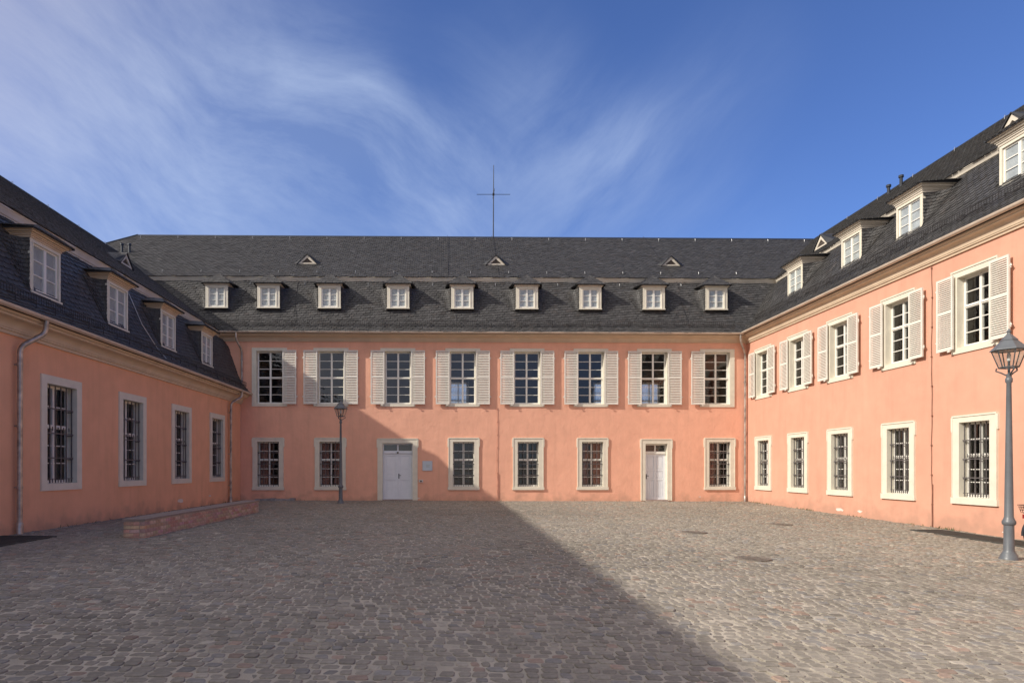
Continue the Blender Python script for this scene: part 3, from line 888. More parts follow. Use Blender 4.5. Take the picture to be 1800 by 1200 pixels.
def roof_planes(wing, prof, u0, u1, yb, zb, yr, zr, total_depth, us0, us1, ur0, ur1, bh, dorm, guard_v, guard_u, cols_l=.2, row=.125, singles=None, hip=None):
    """lower mansard sheet + slates, break cornice, upper slope + slates, rear slope, ridge"""
    roof_mb = MB()
    n = len(prof.p)
    for i in range(n - 1):
        (a, b), (c, d) = prof.p[i], prof.p[i+1]
        roof_mb.poly([(u0, a, b), (u1, a, b), (u1, c, d), (u0, c, d)])
    # eave underside
    a, b = prof.p[0]
    roof_mb.poly([(u0, a, b), (u0, .1, b - .005), (u1, .1, b - .005), (u1, a, b)])
    roof_mb.poly([(u0, a, b), (u1, a, b), (u1, a, b - .03), (u0, a, b - .03)])
    # upper front plane, rear plane
    if hip is None:
        roof_mb.poly([(ur0, yb, zb), (ur1, yb, zb), (ur1, yr, zr), (ur0, yr, zr)])
        roof_mb.poly([(ur0, yr, zr), (ur1, yr, zr), (ur1, total_depth, zb - 2.4), (ur0, total_depth, zb - 2.4)])
        for uu in (ur0, ur1):
            roof_mb.poly([(uu, yb, zb), (uu, yr, zr), (uu, total_depth, zb - 2.4), (uu, total_depth, prof.p[0][1]), (uu, .05, prof.p[0][1])] + [(uu, p[0], p[1]) for p in prof.p])
    else:
        hu = hip
        roof_mb.poly([(hu - (yr - yb), yb, zb), (ur1, yb, zb), (ur1, yr, zr), (hu, yr, zr)])
        roof_mb.poly([(hu, yr, zr), (ur1, yr, zr), (ur1, 2*yr - yb, zb), (hu - (yr - yb), 2*yr - yb, zb)])
        roof_mb.poly([(hu - (yr - yb), yb, zb), (hu, yr, zr), (hu - (yr - yb), 2*yr - yb, zb)])
        roof_mb.poly([(ur1, 2*yr - yb, zb), (ur1, 2*yr+.3, prof.p[0][1]), (u0, 2*yr+.3, prof.p[0][1]), (hu - (yr - yb), 2*yr - yb, zb)])
        roof_mb.poly([(hu - (yr - yb), yb, zb), (hu - (yr - yb), 2*yr - yb, zb), (u0, 2*yr+.3, prof.p[0][1]), (u0, prof.p[0][0], prof.p[0][1])])
    roof = put('roof', roof_mb, 'underlay', wing)
    # lower slates
    def keep(u, v):
        y, z = prof.at(v); ok = np.ones(len(u), bool)
        for (ud, hw, za, zt_) in dorm: ok &= ~((abs(u - ud) < hw - .06) & (z > za) & (z < zt_))
        return ok
    nu = int((us1 - us0) / cols_l); nv = int(prof.len / row)
    lowV = slate_verts(prof.surf, nu, nv, us0, us1, -.05, prof.len, slant=.10, keepf=keep, lift=.024)
    Lp = math.hypot(yr - yb, zr - zb); dy, dz = (yr - yb) / Lp, (zr - zb) / Lp
    def up(u, v): return np.stack([u, yb - .03 + dy * v, zb - .012 + dz * v], 1)
    kf = None
    if hip is not None: kf = lambda u, v: u > hip - (yr - yb) + dy * v + .05
    ua, ub = max(us0, ur0) if hip is None else hip - (yr - yb), ur1
    if singles == 'right' : ua, ub = ur0, us1
    if singles == 'left' : ua, ub = us0, ur1
    upV = slate_verts(up, int((ub - ua) / .21), int(Lp / row), ua, ub, -.03, Lp, slant=.10, keepf=kf, lift=.021)
    allV = np.concatenate([lowV, upV])
    if singles:
        c = allV.mean(1); wm = np.array(wing.matrix_basis)
        cw = c @ wm[:3, :3].T + wm[:3, 3]
        px = 797 + F * cw[:, 0] / np.maximum(cw[:, 1], .1); py = 823 - F * (cw[:, 2] - 1.7) / np.maximum(cw[:, 1], .1)
        v = (cw[:, 1] > 1) & (px > 0) & (px < 1800) & (py > 0)
        isup = np.arange(len(allV)) >= len(lowV)
        sc = np.where(v & ~isup, 1 / np.maximum(cw[:, 1], .1), 0)
        top = np.argsort(-sc)[:290]
        m = np.zeros(len(allV), bool); m[top] = True
        cols = slate_cols(290)
        for k, i in enumerate(top):
            cc = allV[i].mean(0)
            a_, s_, l_ = fixed_topo(allV[i:i+1] - cc, SL_TOPO)
            link('slate', np_mesh('slate', a_, s_, l_, np.repeat(cols[k:k+1], 11, 0), 'slate'), roof, tuple(float(q) for q in cc))
        allV = allV[~m]
    slate_object('slates', allV, roof)
    # break cornice
    b = MB()
    yl = prof.p[-1][0]; z0 = zb - bh; ua2, ub2 = (ur0, ur1) if hip is None else (hip - (yr - yb), ur1)
    b.extrude([(yl + .25, z0 - .02), (yb + .07, z0), (yb + .07, z0 + bh*.18), (yb + .045, z0 + bh*.25), (yb + .03, z0 + bh*.5), (yb + .0, z0 + bh*.74),
               (yb - .015, z0 + bh*.78), (yb - .015, zb - .03), (yl + .25, zb - .03)], ua2, ub2)
    put('break_cornice', b, 'break', wing)
    # ridge capping
    r = MB(); ra = ur0 if hip is None else hip
    r.extrude([(yr - .13, zr - .075), (yr - .13, zr - .055), (yr, zr + .045), (yr + .13, zr - .055), (yr + .13, zr - .075)], ra, ur1)
    if hip is not None:
        r.tube([(hip, yr, zr + .01), (hip - (yr - yb), yb, zb + .01)], .06, 6)
    put('ridge_cap', r, 'lead', wing)
    if guard_u: snow_guard(wing, prof, guard_u[0], guard_u[1], guard_v)
    return roof

def cable(wing, u, z0, z1, knots=7, mat_='cable', lower=True, y=-.022):
    mb = MB(); pts = []
    n = int((z1 - z0) / .12)
    for i in range(n + 1):
        z = z0 + (z1 - z0) * i / n
        pts.append((u + .012 * math.sin(z * 2.3) + .006 * math.sin(z * 7.1), y, z))
    mb.tube(pts, .008, 6)
    for k in range(knots):
        z = z0 + .6 + (z1 - z0 - .7) * k / (knots - 1)
        mb.box(u - .014 + .012*math.sin(z*2.3), u + .022 + .012*math.sin(z*2.3), y - .014, .004, z - .014, z + .014)
    if lower: mb.tube([(u + .03, y - .004, z0), (u + .03, y - .004, z0 + 1.15)], .014, 6)
    return put('lightning_conductor', mb, mat_, wing, smooth=False)

def downpipe(wing, pts, r=.05, collars=()):
    mb = MB()
    # round the bends
    P = [Vector(pts[0])]
    for a, b, c in zip(pts[:-2], pts[1:-1], pts[2:]):
        a, b, c = Vector(a), Vector(b), Vector(c)
        l = min(.14, (a-b).length * .4, (c-b).length * .4)
        p, q = b + (a-b).normalized() * l, b + (c-b).normalized() * l
        for t in (0, .25, .5, .75, 1): P.append(p*(1-t)**2 + b*2*t*(1-t) + q*t*t)
    P.append(Vector(pts[-1]))
    mb.tube(P, r, 14)
    x, y, z = pts[-1]
    for zz in collars:
        mb.lathe([(r, zz-.03), (r+.011, zz-.028), (r+.011, zz+.028), (r, zz+.03)], 14, x, y)
        mb.box(x-.012, x+.012, y, .0, zz-.012, zz+.012)
    mb.lathe([(r+.004, z), (r+.014, z+.004), (r+.014, z+.25), (r+.002, z+.27)], 14, x, y)
    o = put('downpipe', mb, 'pipe', wing); smooth_by_angle(o, 50); return o

# ================================================================= BACK WING
YB = 28.75; AB = math.atan(.0166)
back = empty('palace_wing', (0, YB, 0), AB)
tag(back, 'two-storey salmon pink wing across the far end of the courtyard, with nine small dormers', 'building', 'wings round the courtyard')
SB = F / YB
def ub(px, s=SB): return (px - 797) / s * (1 + .0166 * (px - 797) / F)
E_B = 7.60
profB = Profile([(-.50, 7.60), (-.27, 7.86), (-.02, 8.2), (.18, 8.68), (.48, 9.35), (.95, 10.18)])
UPW, UPH = 1.13, 2.30
upper_px = [473.8, 581.9, 699.5, 813.5, 926.5, 1038.6, 1150, 1260.6]
UZ0 = 4.53
holes = []
uU = [ub(p) for p in upper_px]
for u in uU: holes.append((u - UPW/2 - .01, u + UPW/2 + .01, UZ0 - .01, UZ0 + UPH + .01))
GW, GH, GZ0 = .94, 1.97, .90
ground_px = [471.4, 580.7, 815, 928.5, 1041.5, 1265]
uG = [ub(p) for p in ground_px]
for u in uG: holes.append((u - GW/2 - .01, u + GW/2 + .01, GZ0 - .01, GZ0 + GH + .01))
D1U, D1W, D1H = ub(698.9), 1.32, 2.52; DZ = .31
D2U, D2W, D2H = ub(1153.6), .97, 2.52; DZ2 = .29
holes.append((D1U - D1W/2 - .01, D1U + D1W/2 + .01, DZ - .5, DZ + D1H + .01))
holes.append((D2U - D2W/2 - .01, D2U + D2W/2 + .01, DZ2 - .5, DZ2 + D2H + .01))
rear = [(-.09, 1.02), (2.9, 4.0), (5.7, 6.8), (8.55, 9.65), (11.35, 12.5), (-3.0, -1.95), (-5.9, -4.8)]
rear_h = [(a, b, 4.6, 6.82) for a, b in rear if a in (-.09, 8.55, 11.35, -5.9)]
wmb = cell_wall(-21.2, 13.4, -.4, 7.62, holes)
cell_wall(-21.2, 13.4, -.4, 7.62, rear_h, y=10.45, flip=True, mb=wmb)
wmb.poly([(-21.2, 0, -.4), (-21.2, 0, 7.62), (-21.2, 10.45, 7.62), (-21.2, 10.45, -.4)])
put('wall', wmb, 'stucco_back', back)
# rooms behind the glass
def room(wing, u0, u1, y0, y1, z0, z1, rear=()):
    mb = MB()
    mb.poly([(u0, y0, z0), (u1, y0, z0), (u1, y1, z0), (u0, y1, z0)]); mb.poly([(u0, y0, z1), (u0, y1, z1), (u1, y1, z1), (u1, y0, z1)])
    mb.poly([(u0, y0, z0), (u0, y1, z0), (u0, y1, z1), (u0, y0, z1)]); mb.poly([(u1, y0, z0), (u1, y0, z1), (u1, y1, z1), (u1, y1, z0)])
    cell_wall(u0, u1, z0, z1, list(rear), y=y1, mb=mb)
    put('room', mb, 'interior', wing)
room(back, -9.2, 13.1, .32, 10.4, 4.2, 7.15, rear_h)
room(back, -9.2, 13.1, .32, 4.5, .25, 3.7)
for (a, b, c, d) in rear_h:
    mb = MB()
    for x in (a, (a+b)/2 - .05, b - .08): mb.box(x, x + .09, 10.3, 10.38, c, d)
    for z in (c, (c+d)/2, d - .08, c + .55, d - .6): mb.box(a, b, 10.31, 10.37, z, z + (.09 if z in (c, (c+d)/2, d-.08) else .03))
    put('rear_window', mb, 'sash', back)

for (a, b, c, d) in rear_h:  # pale cloth added inside the rear windows, turns their blue light pale
    mb = MB(); n = 40
    P = [(a - .05 + (b - a + .1) * i / n, 10.22 + .02 * math.sin(i * 1.1)) for i in range(n + 1)]
    for (xa, ya), (xb, yb_) in zip(P[:-1], P[1:]): mb.poly([(xa, ya, c - .1), (xb, yb_, c - .1), (xb, yb_, d + .05), (xa, ya, d + .05)])
    put('net_curtain', mb, 'netting', back)
for i, u in enumerate(uU):
    window(back, u, UZ0, 'BU', UPW, UPH, .20, .14, .12, 3, 3, .5, curtain=None, sillw=.0, lip=False, reveal=.18)
    SW, SH = .60, 2.35
    for s in (-1, 1):
        if (i == 0 and s < 0) or (i == 7 and s > 0): continue
        shutter(back, u + s * (UPW/2 + .02 + SW/2), UZ0 - .02, SW, SH, .5, y=-.115, ang=R(random.uniform(-.6, .6)), latch=s, pitch=.07)
for i, u in enumerate(uG):
    window(back, u, GZ0, 'BG', GW, GH, .20, .17, .13, 2, 3, .60, grille=5, curtain=[(-1,), (-1, 1), (), (), (-1, 1), (-1,)][i] or None, ears=True, sillw=.03, reveal=.20)

def door(wing, u, z0, w, h, double):
    d = link('doorway', surround_mesh(w, h, .215 if double else .20, .2, 0, .34, ears=True, sillw=0), wing, (u, 0, z0))
    # transom frame
    mb = MB(); y = .17; lz = h - .46
    mb.box(-w/2, w/2, y, y+.06, h - .06, h); mb.box(-w/2, -w/2 + .045, y, y+.06, 0.03, h-.06); mb.box(w/2-.045, w/2, y, y+.06, .03, h-.06)
    mb.box(-w/2+.045, w/2-.045, y-.02, y+.06, lz, lz + .13); mb.box(-w/2+.045, w/2-.045, y-.045, y-.02, lz + .02, lz + .055)
    mb.box(-.03, .03, y-.01, y+.055, lz + .13, h - .06)
    put('door_frame', mb, 'sash' if not double else 'door', d)
    pw = (w - .09 - .06) / 2; ph = h - .06 - lz - .13
    for s in (-1, 1):
        link('transom_pane', pane_mesh(pw, ph), d, (s * (.03 + pw/2), y + .03, lz + .13 + ph/2), (R(.5*s), 0, R(.3)))
    if double:
        lw = (w - .09) / 2
        for s in (-1, 1):
            m = MB(); x0, x1 = -lw/2 + .004, lw/2 - .004; H = lz - .035
            m.box(x0, x1, .026, .05, .0, H)
            fr = .085
            zs = [(.0, .10), (.86, .94), (1.10, 1.17), (1.33, 1.40), (H-.09, H)]
            m.box(x0, x0 + fr, 0, .027, 0, H); m.box(x1 - fr, x1, 0, .027, 0, H)
            for (a, b) in zs: m.box(x0 + fr, x1 - fr, .0005, .027, a, b)
            # fielded panels
            for (a, b) in ((.94, 1.10), (1.17, 1.33), (1.40, H-.09)): m.box(x0 + fr + .03, x1 - fr - .03, .010, .027, a + .03, b - .03)
            for k in range(4):
                xx = x0 + fr + .03 + k * (x1 - x0 - 2*fr - .06 - .05) / 3
                m.box(xx, xx + .04, .010, .027, .13, .83)
            lf = put('door_leaf', m, 'door', d, (s * lw/2, y + .005, .035))
            if s > 0:
                hm = MB(); hm.box(-.018, .018, -.012, 0.0, -.11, .11); hm.tube([(0, -.012, .03), (0, -.055, .03), (-.0, -.06, .03), (.1, -.06, .03)], .011, 6)
                put('door_handle', hm, 'iron', lf, (-lw/2 + .045, 0, 1.02))
        mm = MB(); mm.box(-.02, .02, y - .022, y, .04, lz); put('astragal', mm, 'door', d)
        lm = MB(); lm.lathe([(.0, -.03), (.035, -.02), (.045, .01), (.03, .035), (.0, .04)], 12); put('door_light', lm, 'iron', d, (0, y - .075, lz + .045))
    else:
        lw = w - .09; H = lz - .035; m = MB(); m.box(-lw/2 + .003, lw/2 - .003, .026, .05, 0, H)
        m.box(-lw/2, -lw/2 + .09, 0, .027, 0, H); m.box(lw/2 - .09, lw/2, 0, .027, 0, H); m.box(-.045, .045, 0, .0265, .10, H - .09)
        for (a, b) in ((0, .10), (.86, .94), (1.26, 1.34), (H-.09, H)): m.box(-lw/2 + .09, lw/2 - .09, .0005, .027, a, b)
        for s in (-1, 1):
            for (a, b) in ((.94, 1.26), (1.34, H - .09)):
                xa, xb = sorted((s * (.045 + .03), s * (lw/2 - .09 - .03))); m.box(xa, xb, .010, .027, a + .03, b - .03)
            for k in range(3):
                xa = s * (.07 + k * .1); m.box(min(xa, xa + s*.055), max(xa, xa + s*.045), .010, .027, .13, .83)
        lf = put('door_leaf', m, 'door', d, (0, y + .005, .035))
        hm = MB(); hm.box(-.018, .018, -.012, 0, -.11, .11); hm.tube([(0, -.012, .03), (0, -.055, .03), (.1, -.06, .03)], .011, 6)
        put('door_handle', hm, 'iron', lf, (-lw/2 + .05, 0, 1.02))
        sm = MB(); sm.box(-w/2, w/2, -.10, .30, -.25, .035); put('door_step', sm, 'step', d)
    if double:
        sm = MB(); sm.box(-w/2, w/2, -.03, .30, -.25, .03); put('door_step', sm, 'step', d)
    dk = MB(); dk.box(-w/2, w/2, .33, .36, -.05, h); put('door_back', dk, 'interior', d)
door(back, D1U, DZ, D1W, D1H - .02, True)
door(back, D2U, DZ2, D2W, D2H - .02, False)

mb = MB(); mb.extrude(cornice_prof(7.24, 7.53, .40), -21.2, 13.0); put('cornice', mb, 'cornice', back)
mb = MB(); mb.extrude(gutter_prof(.42, 7.60), -21.3, 12.62); put('gutter', mb, 'gutter', back)
DB = [ub(p, F / (YB + .2)) for p in (383, 473.6, 580.3, 700.3, 812.5, 925.5, 1036.5, 1147.5, 1257)]
roof_planes(back, profB, -21.4, 14.8, .85, 10.36, 5.30, 13.72, 11, -15.5, 14.8, -20.7, 19.2, .20,
            [(d, .52, 8.75, 9.9) for d in DB], .42, (-11.0, 12.3), hip=-16.2)
for d in DB:
    dormer(back, d, .98, .04, 8.74, 9.70, profB, 9.80, 10.31, .76, hoodw=.05, cap=.10, sb=.145)
SLB = (13.72 - 10.36) / (5.30 - .85)
for px in (542, 873, 1183):
    yy = 1.98; roof_vent(back, (px - 797) * (YB + yy) / F, yy, 10.36 + SLB * (yy - .85) + .05, .95, SLB)
for i in range(19):
    u = -15.9 + i * 1.9; hook(back, u, 4.95, 13.72 - .24)
for a, b in zip(DB[:-1], DB[1:]): hook(back, (a + b)/2 + .1, .86, 9.98)
for i in range(16): hook(back, -13.2 + i * 1.75, 1.2, 10.36 + .27)
cable(back, (873 - 797) / SB + .02, .34, 4.40, mat_='cable_pale'); 
mb = MB()
for uu in ((789-797)/SB*1.15, 2.08, 10.0): mb.tube([(uu, .95, 10.5), (uu, 3.1, 12.15), (uu, 5.25, 13.80)], .009, 5)
for uu in (-7.0, .0, 10.2): mb.tube([(uu, -.3, 7.98), (uu + .02, .25, 8.9), (uu, .9, 10.2)], .009, 5)
put('roof_conductor', mb, 'iron', back)
for (px, py) in ((221, 447), (234, 452)):
    yy = 3.2; z = 10.36 + SLB * (yy - .85); m = MB()
    m.tube([(0, 0, -.1), (0, 0, .36)], .055, 10); m.tube([(0, 0, .36), (0, 0, .44)], .085, 10)
    put('vent_pipe', m, 'lead', back, ((px - 797) * (YB + yy) / F, yy, z), smooth=False)
downpipe(back, [(12.50, -.47, 7.54), (12.52, -.45, 7.25), (12.87, -.12, 6.75), (12.87, -.10, g(12.9, 28.8) - .02)], .05, (1.2, 3.3, 5.5))
downpipe(back, [(-9.36, -.47, 7.54), (-9.36, -.44, 7.25), (-9.22, -.10, 6.85), (-9.22, -.10, 5.0)], .045, (6.4,))

# ================================================================= RIGHT WING   local x = -Y, local y = X-12.98
XR = 12.98
right = empty('palace_wing', (XR, 0, 0), R(-90))
tag(right, 'sunlit peach pink wing along the right side, louvred shutters upstairs and four large dormers', 'building', 'wings round the courtyard')
profR = Profile([(-.39, 7.62), (-.14, 7.86), (.2, 8.2), (.56, 8.62), (1.05, 9.4), (1.72, 10.16)])
RY = [27.37, 24.63, 21.95, 19.07, 16.28, 13.45, 10.6, 7.8]
holes = []
RUW, RUH, RUZ = 1.08, 1.80, 4.79
RGW, RGH, RGZ = .95, 1.90, .97
for y in RY:
    holes.append((-y - RUW/2 - .01, -y + RUW/2 + .01, RUZ - .01, RUZ + RUH + .01)); holes.append((-y - RGW/2 - .01, -y + RGW/2 + .01, RGZ - .01, RGZ + RGH + .01))
U0R, U1R = -28.98, 0.0
wmb = cell_wall(U0R, U1R, -.5, 7.64, holes)
wmb.poly([(U1R, 0, -.5), (U1R, 11.9, -.5), (U1R, 11.9, 7.64), (U1R, 0, 7.64)])
wmb.poly([(U1R, 11.9, -.5), (-39, 11.9, -.5), (-39, 11.9, 7.9), (U1R, 11.9, 7.9)])
put('wall', wmb, 'stucco_right', right)
room(right, -28.6, -.3, .34, 5.0, 4.3, 7.2); room(right, -28.6, -.3, .34, 5.0, .2, 3.6)
for i, y in enumerate(RY):
    window(right, -y, RUZ, 'RU', RUW, RUH, .19, .17, .15, 2, 3, .58, sillw=.0, reveal=.15)
    for s in (-1, 1):
        shutter(right, -y + s * (RUW/2 + .03 + .285), RUZ - .03, .57, 1.90, .52, y=-.13, ang=R(random.uniform(-2.2, 2.2)), latch=s)
    window(right, -y, RGZ, 'RG', RGW, RGH, .22, .17, .16, 2, 3, .56, grille=6, curtain=None, ears=True, sillw=.03, reveal=.16)
mb = MB(); mb.extrude(cornice_prof(7.20, 7.55, .33), U0R, U1R); put('cornice', mb, 'cornice', right)
mb = MB(); mb.extrude(gutter_prof(.33, 7.63), -28.55, U1R); put('gutter', mb, 'gutter', right)
DR = [(26.57, 25.47), (22.9, 21.78), (20.07, 18.93), (16.28, 15.14), (13.5, 12.36)]
roof_planes(right, profR, -29.6, U1R, 1.69, 10.35, 5.95, 13.72, 11.9, -29.6, -8.0, -34.2, U1R, .20,
            [(-(a+b)/2, .57, 8.7, 9.95) for a, b in DR], .62, (-28.0, -8), singles='right')
for (a, b) in DR:
    dormer(right, -(a+b)/2, 1.13, .60, 8.66, 9.68, profR, 9.92, 10.22, 1.72, hoodw=.17)
SLR = (13.72 - 10.35) / (5.95 - 1.69)
for (px, off) in ((1443, 2.35), (1779, 2.35)):
    X = XR + off; Y = X * F / (px - 797); roof_vent(right, -Y, off, 10.35 + SLR * (off - 1.69) + .05, 1.1, SLR)
for i in range(12): hook(right, -33.0 + i * 2.2, 5.6, 13.72 - .24)
for q in (27.9, 24.1, 17.4): hook(right, -q, 1.62, 9.98)
for (px, h) in ((1562, .30), (1584, .36)):
    yy = 5.3; X = XR + yy; Y = X * F / (px - 797); m = MB()
    m.tube([(0, 0, -.15), (0, 0, h)], .06, 10); m.tube([(0, 0, h), (0, 0, h + .09)], .095, 10)
    put('vent_pipe', m, 'lead', right, (-Y, yy, 10.35 + SLR * (yy - 1.69)))
cable(right, -XR * F / (1639 - 797), g(13, 17.7) + .02, 7.22, knots=9)

# ================================================================= LEFT WING  local x = +Y, local y = -(X+9.3)
XL = -9.3
left = empty('palace_wing', (XL, 0, 0), R(90))
tag(left, 'shaded single-storey pink wing along the left side, tall barred windows and steep slate roof', 'building', 'wings round the courtyard')
profL = Profile([(-.47, 4.97), (-.22, 5.2), (.02, 5.55), (.17, 5.9), (.38, 6.55), (.64, 7.25), (.98, 7.4)])
LY = [1.8, 5.2, 8.65, 12.1, 15.52, 18.96, 22.37, 25.75]
LW, LH, LZ = 1.18, 2.30, 1.35
holes = [(y - LW/2 - .01, y + LW/2 + .01, LZ - .01, LZ + LH + .01) for y in LY]
U0L, U1L = -10.0, 28.58
wmb = cell_wall(U0L, U1L, -.5, 4.98, holes)
wmb.poly([(U0L, 0, -.5), (U0L, 0, 4.98), (U0L, 14, 4.98), (U0L, 14, -.5)]); wmb.poly([(U0L, 14, -.5), (U0L, 14, 7.6), (U1L, 14, 7.6), (U1L, 14, -.5)])
put('wall', wmb, 'stucco_left', left)
room(left, -9.8, 28.3, .36, 5.0, .6, 4.3)
for y in LY:
    window(left, y, LZ, 'LG', LW, LH, .21, .19, .16, 2, 3, .58, grille=6, sillw=.0, reveal=.20, lip=False)
mb = MB(); mb.extrude(cornice_prof(4.50, 4.90, .40), U0L, U1L); put('cornice', mb, 'cornice', left)
mb = MB(); mb.extrude(gutter_prof(.42, 4.97), U0L, U1L); put('gutter', mb, 'gutter', left)
DL = [(11.2, 12.32), (14.44, 15.56), (17.66, 18.78), (20.89, 22.0), (24.27, 25.37)]
roof_planes(left, profL, U0L, U1L, .80, 7.64, 7.0, 12.2, 14, 8.0, U1L, U0L, 32.4, .27,
            [((a+b)/2, .56, 5.66, 6.9) for a, b in DL], .36, (8, 28.3), singles='left')
for (a, b) in DL:
    dormer(left, (a+b)/2, 1.12, .04, 5.62, 6.80, profL, 6.97, 7.28, .84, hoodw=.17, hoodmat='cornice')
SLL = (12.2 - 7.64) / 6.2
for (px, off) in ((222, 3.0),):
    X = XL - off; Y = X * F / (px - 797); roof_vent(left, Y, off, 7.64 + SLL * (off - .8) + .05, 1.0, SLL)
for i in range(11): hook(left, 9.0 + i * 2.1, 6.7, 12.2 - .2)
for q in (16.6, 19.9, 23.2): hook(left, q, .68, 7.05)
gx = g(-9.2, 13.8)
downpipe(left, [(14.2, -.47, 4.9), (14.2, -.44, 4.62), (13.86, -.12, 4.28), (13.86, -.11, float(gx) - .02)], .055, (1.3, 2.6, 3.9))
downpipe(left, [(27.35, -.47, 4.9), (27.35, -.44, 4.68), (27.0, -.12, 4.40), (27.0, -.11, float(g(-9.2, 27)) - .02)], .05, (1.0, 2.3, 4.0))
mb = MB(); mb.tube([(19.7, .62, 7.28), (19.75, .4, 6.75), (19.95, .2, 6.1), (20.3, -.1, 5.45), (20.4, -.35, 5.12)], .012, 5); put('roof_conductor', mb, 'hook', left)

# bare plaster patches low on the walls
def patch_mesh(seed):
    r = random.Random(seed); mb = MB(); P = []
    for k in range(11):
        t = 2*math.pi*k/11; P.append((.16*math.cos(t)*r.uniform(.6, 1.2), -.004, .05*math.sin(t)*r.uniform(.5, 1.2)))
    mb.poly([(0,0,0)] and P); 
    n = len(P)
    for k in range(n):
        a, b = P[k], P[(k+1) % n]; mb.poly([a, (a[0], .002, a[2]), (b[0], .002, b[2]), b])
    return mb.mesh('plaster_patch', 'plaster')
for (wing, u, z, s) in ((right, -22.0, .32, 1.4), (right, -20.9, .33, .9), (left, 22.3, .60, 1.5), (left, 25.0, .66, .8), (back, -1.55, .40, .5), (back, 10.9, .45, .4), (right, -15.4, .2, .5)):
    o = link('plaster_patch', patch_mesh(int(u*10)), wing, (u, 0, z)); o.scale = (s, 1, s)

# ================================================================= things in the courtyard
def lamp(x, y, H, label):
    z = float(g(x, y)); k = H / 4.1
    o = empty('street_lamp', (x, y, z)); tag(o, label, 'street lamp', 'grey lantern lamp posts')
    mb = MB()
    mb.lathe([(.15*k, -.02), (.15*k, .03*k), (.135*k, .05*k), (.12*k, .10*k), (.098*k, .13*k), (.082*k, .17*k), (.077*k, .62*k), (.098*k, .64*k), (.106*k, .67*k), (.103*k, .70*k), (.085*k, .73*k),
              (.070*k, .78*k), (.060*k, 1.5*k), (.048*k, 2.4*k), (.037*k, 3.2*k), (.055*k, 3.23*k), (.055*k, 3.29*k), (.04*k, 3.31*k), (.045*k, 3.37*k)], 24)
    p = put('pole', mb, 'lamp', o); smooth_by_angle(p, 40)
    n = 6; top = (3.80*k, .25*k); bot = (3.49*k, .145*k)
    def pt(i, zr, add=0): t = 2*math.pi*(i+.0)/n + .2; return Vector(((zr[1]+add)*math.cos(t), (zr[1]+add)*math.sin(t), zr[0]))
    mb = MB()
    for i in range(n):
        mb.tube([pt(i, bot), pt(i, top)], .0095*k, 6)
        mb.tube([pt(i, bot), pt(i+1, bot)], .013*k, 6)
        mb.tube([pt(i, top), pt(i+1, top)], .012*k, 6)
    for i in range(0, n, 2):
        a = pt(i, bot, .01*k); d = Vector((a.x, a.y, 0)).normalized()
        mb.tube([a + d*.02*k, a + Vector((0, 0, -.05*k)) + d*.03*k, d*.11*k + Vector((0, 0, 3.40*k)), d*.04*k + Vector((0, 0, 3.35*k))], .013*k, 6)
    mb.tube([(0, 0, 3.35*k), (0, 0, 3.62*k)], .02*k, 8)
    put('lantern_frame', mb, 'lampd', o)
    mb = MB()
    rp = [(.285*k, 3.80*k), (.275*k, 3.82*k), (.13*k, 3.97*k), (.135*k, 3.985*k), (.12*k, 4.0*k), (.03*k, 4.10*k), (.028*k, 4.12*k), (.04*k, 4.14*k), (.02*k, 4.17*k), (.004*k, 4.20*k)]
    mb.lathe(rp, 12 if False else 6); r_ = put('lantern_roof', mb, 'lamp', o, rot=(0, 0, .2))
    gb = []
    for i in range(n):
        m = MB(); a, b, c, d = pt(i, bot), pt(i+1, bot), pt(i+1, top), pt(i, top)
        q = (a+b+c+d)/4; f = .96
        m.poly([q+(v-q)*f for v in (a, b, c, d)]); m.poly([(q+(v-q)*f)*1.0 + Vector((0,0,0)) - Vector((q.x, q.y, 0)).normalized()*.004 for v in (d, c, b, a)])
        put('lantern_glass', m, 'glass', o)
    m = MB(); m.lathe([(.0, 3.60*k), (.028*k, 3.61*k), (.032*k, 3.70*k), (.02*k, 3.76*k), (.0, 3.78*k)], 10); put('burner', m, 'box', o)
    return o
lamp((1773.5 - 797) * 11.70 / F, 11.70, 4.03, 'large grey lamp post at the right edge in front of the parked bicycle')
lamp((599 - 797) * 26.4 / F, 26.4, 4.12, 'distant grey lamp post standing before the pink back wall, left of the double door')

# antenna on the back ridge
ax = (867.5 - 797) / F * (YB + 5.3)
ant = empty('antenna', (ax, YB + 5.3 + ax*.0166, 13.74)); tag(ant, 'thin cross-shaped metal aerial rising from the slate ridge', 'antenna')
mb = MB(); mb.tube([(-.01, 0, -.05), (.0, 0, 2.2), (.01, 0, 3.75)], [.032, .026, .016], 8); put('mast', mb, 'lead', ant)
mb = MB(); mb.tube([(-.87, 0, 2.22), (.87, 0, 2.22)], .015, 6); mb.tube([(0, -.6, 2.18), (0, .6, 2.26)], .014, 6); mb.tube([(.0, 0, 2.15), (.06, -.1, 2.5)], .01, 5); mb.box(-.05, .05, -.05, .05, 2.17, 2.28)
put('radials', mb, 'lead', ant)

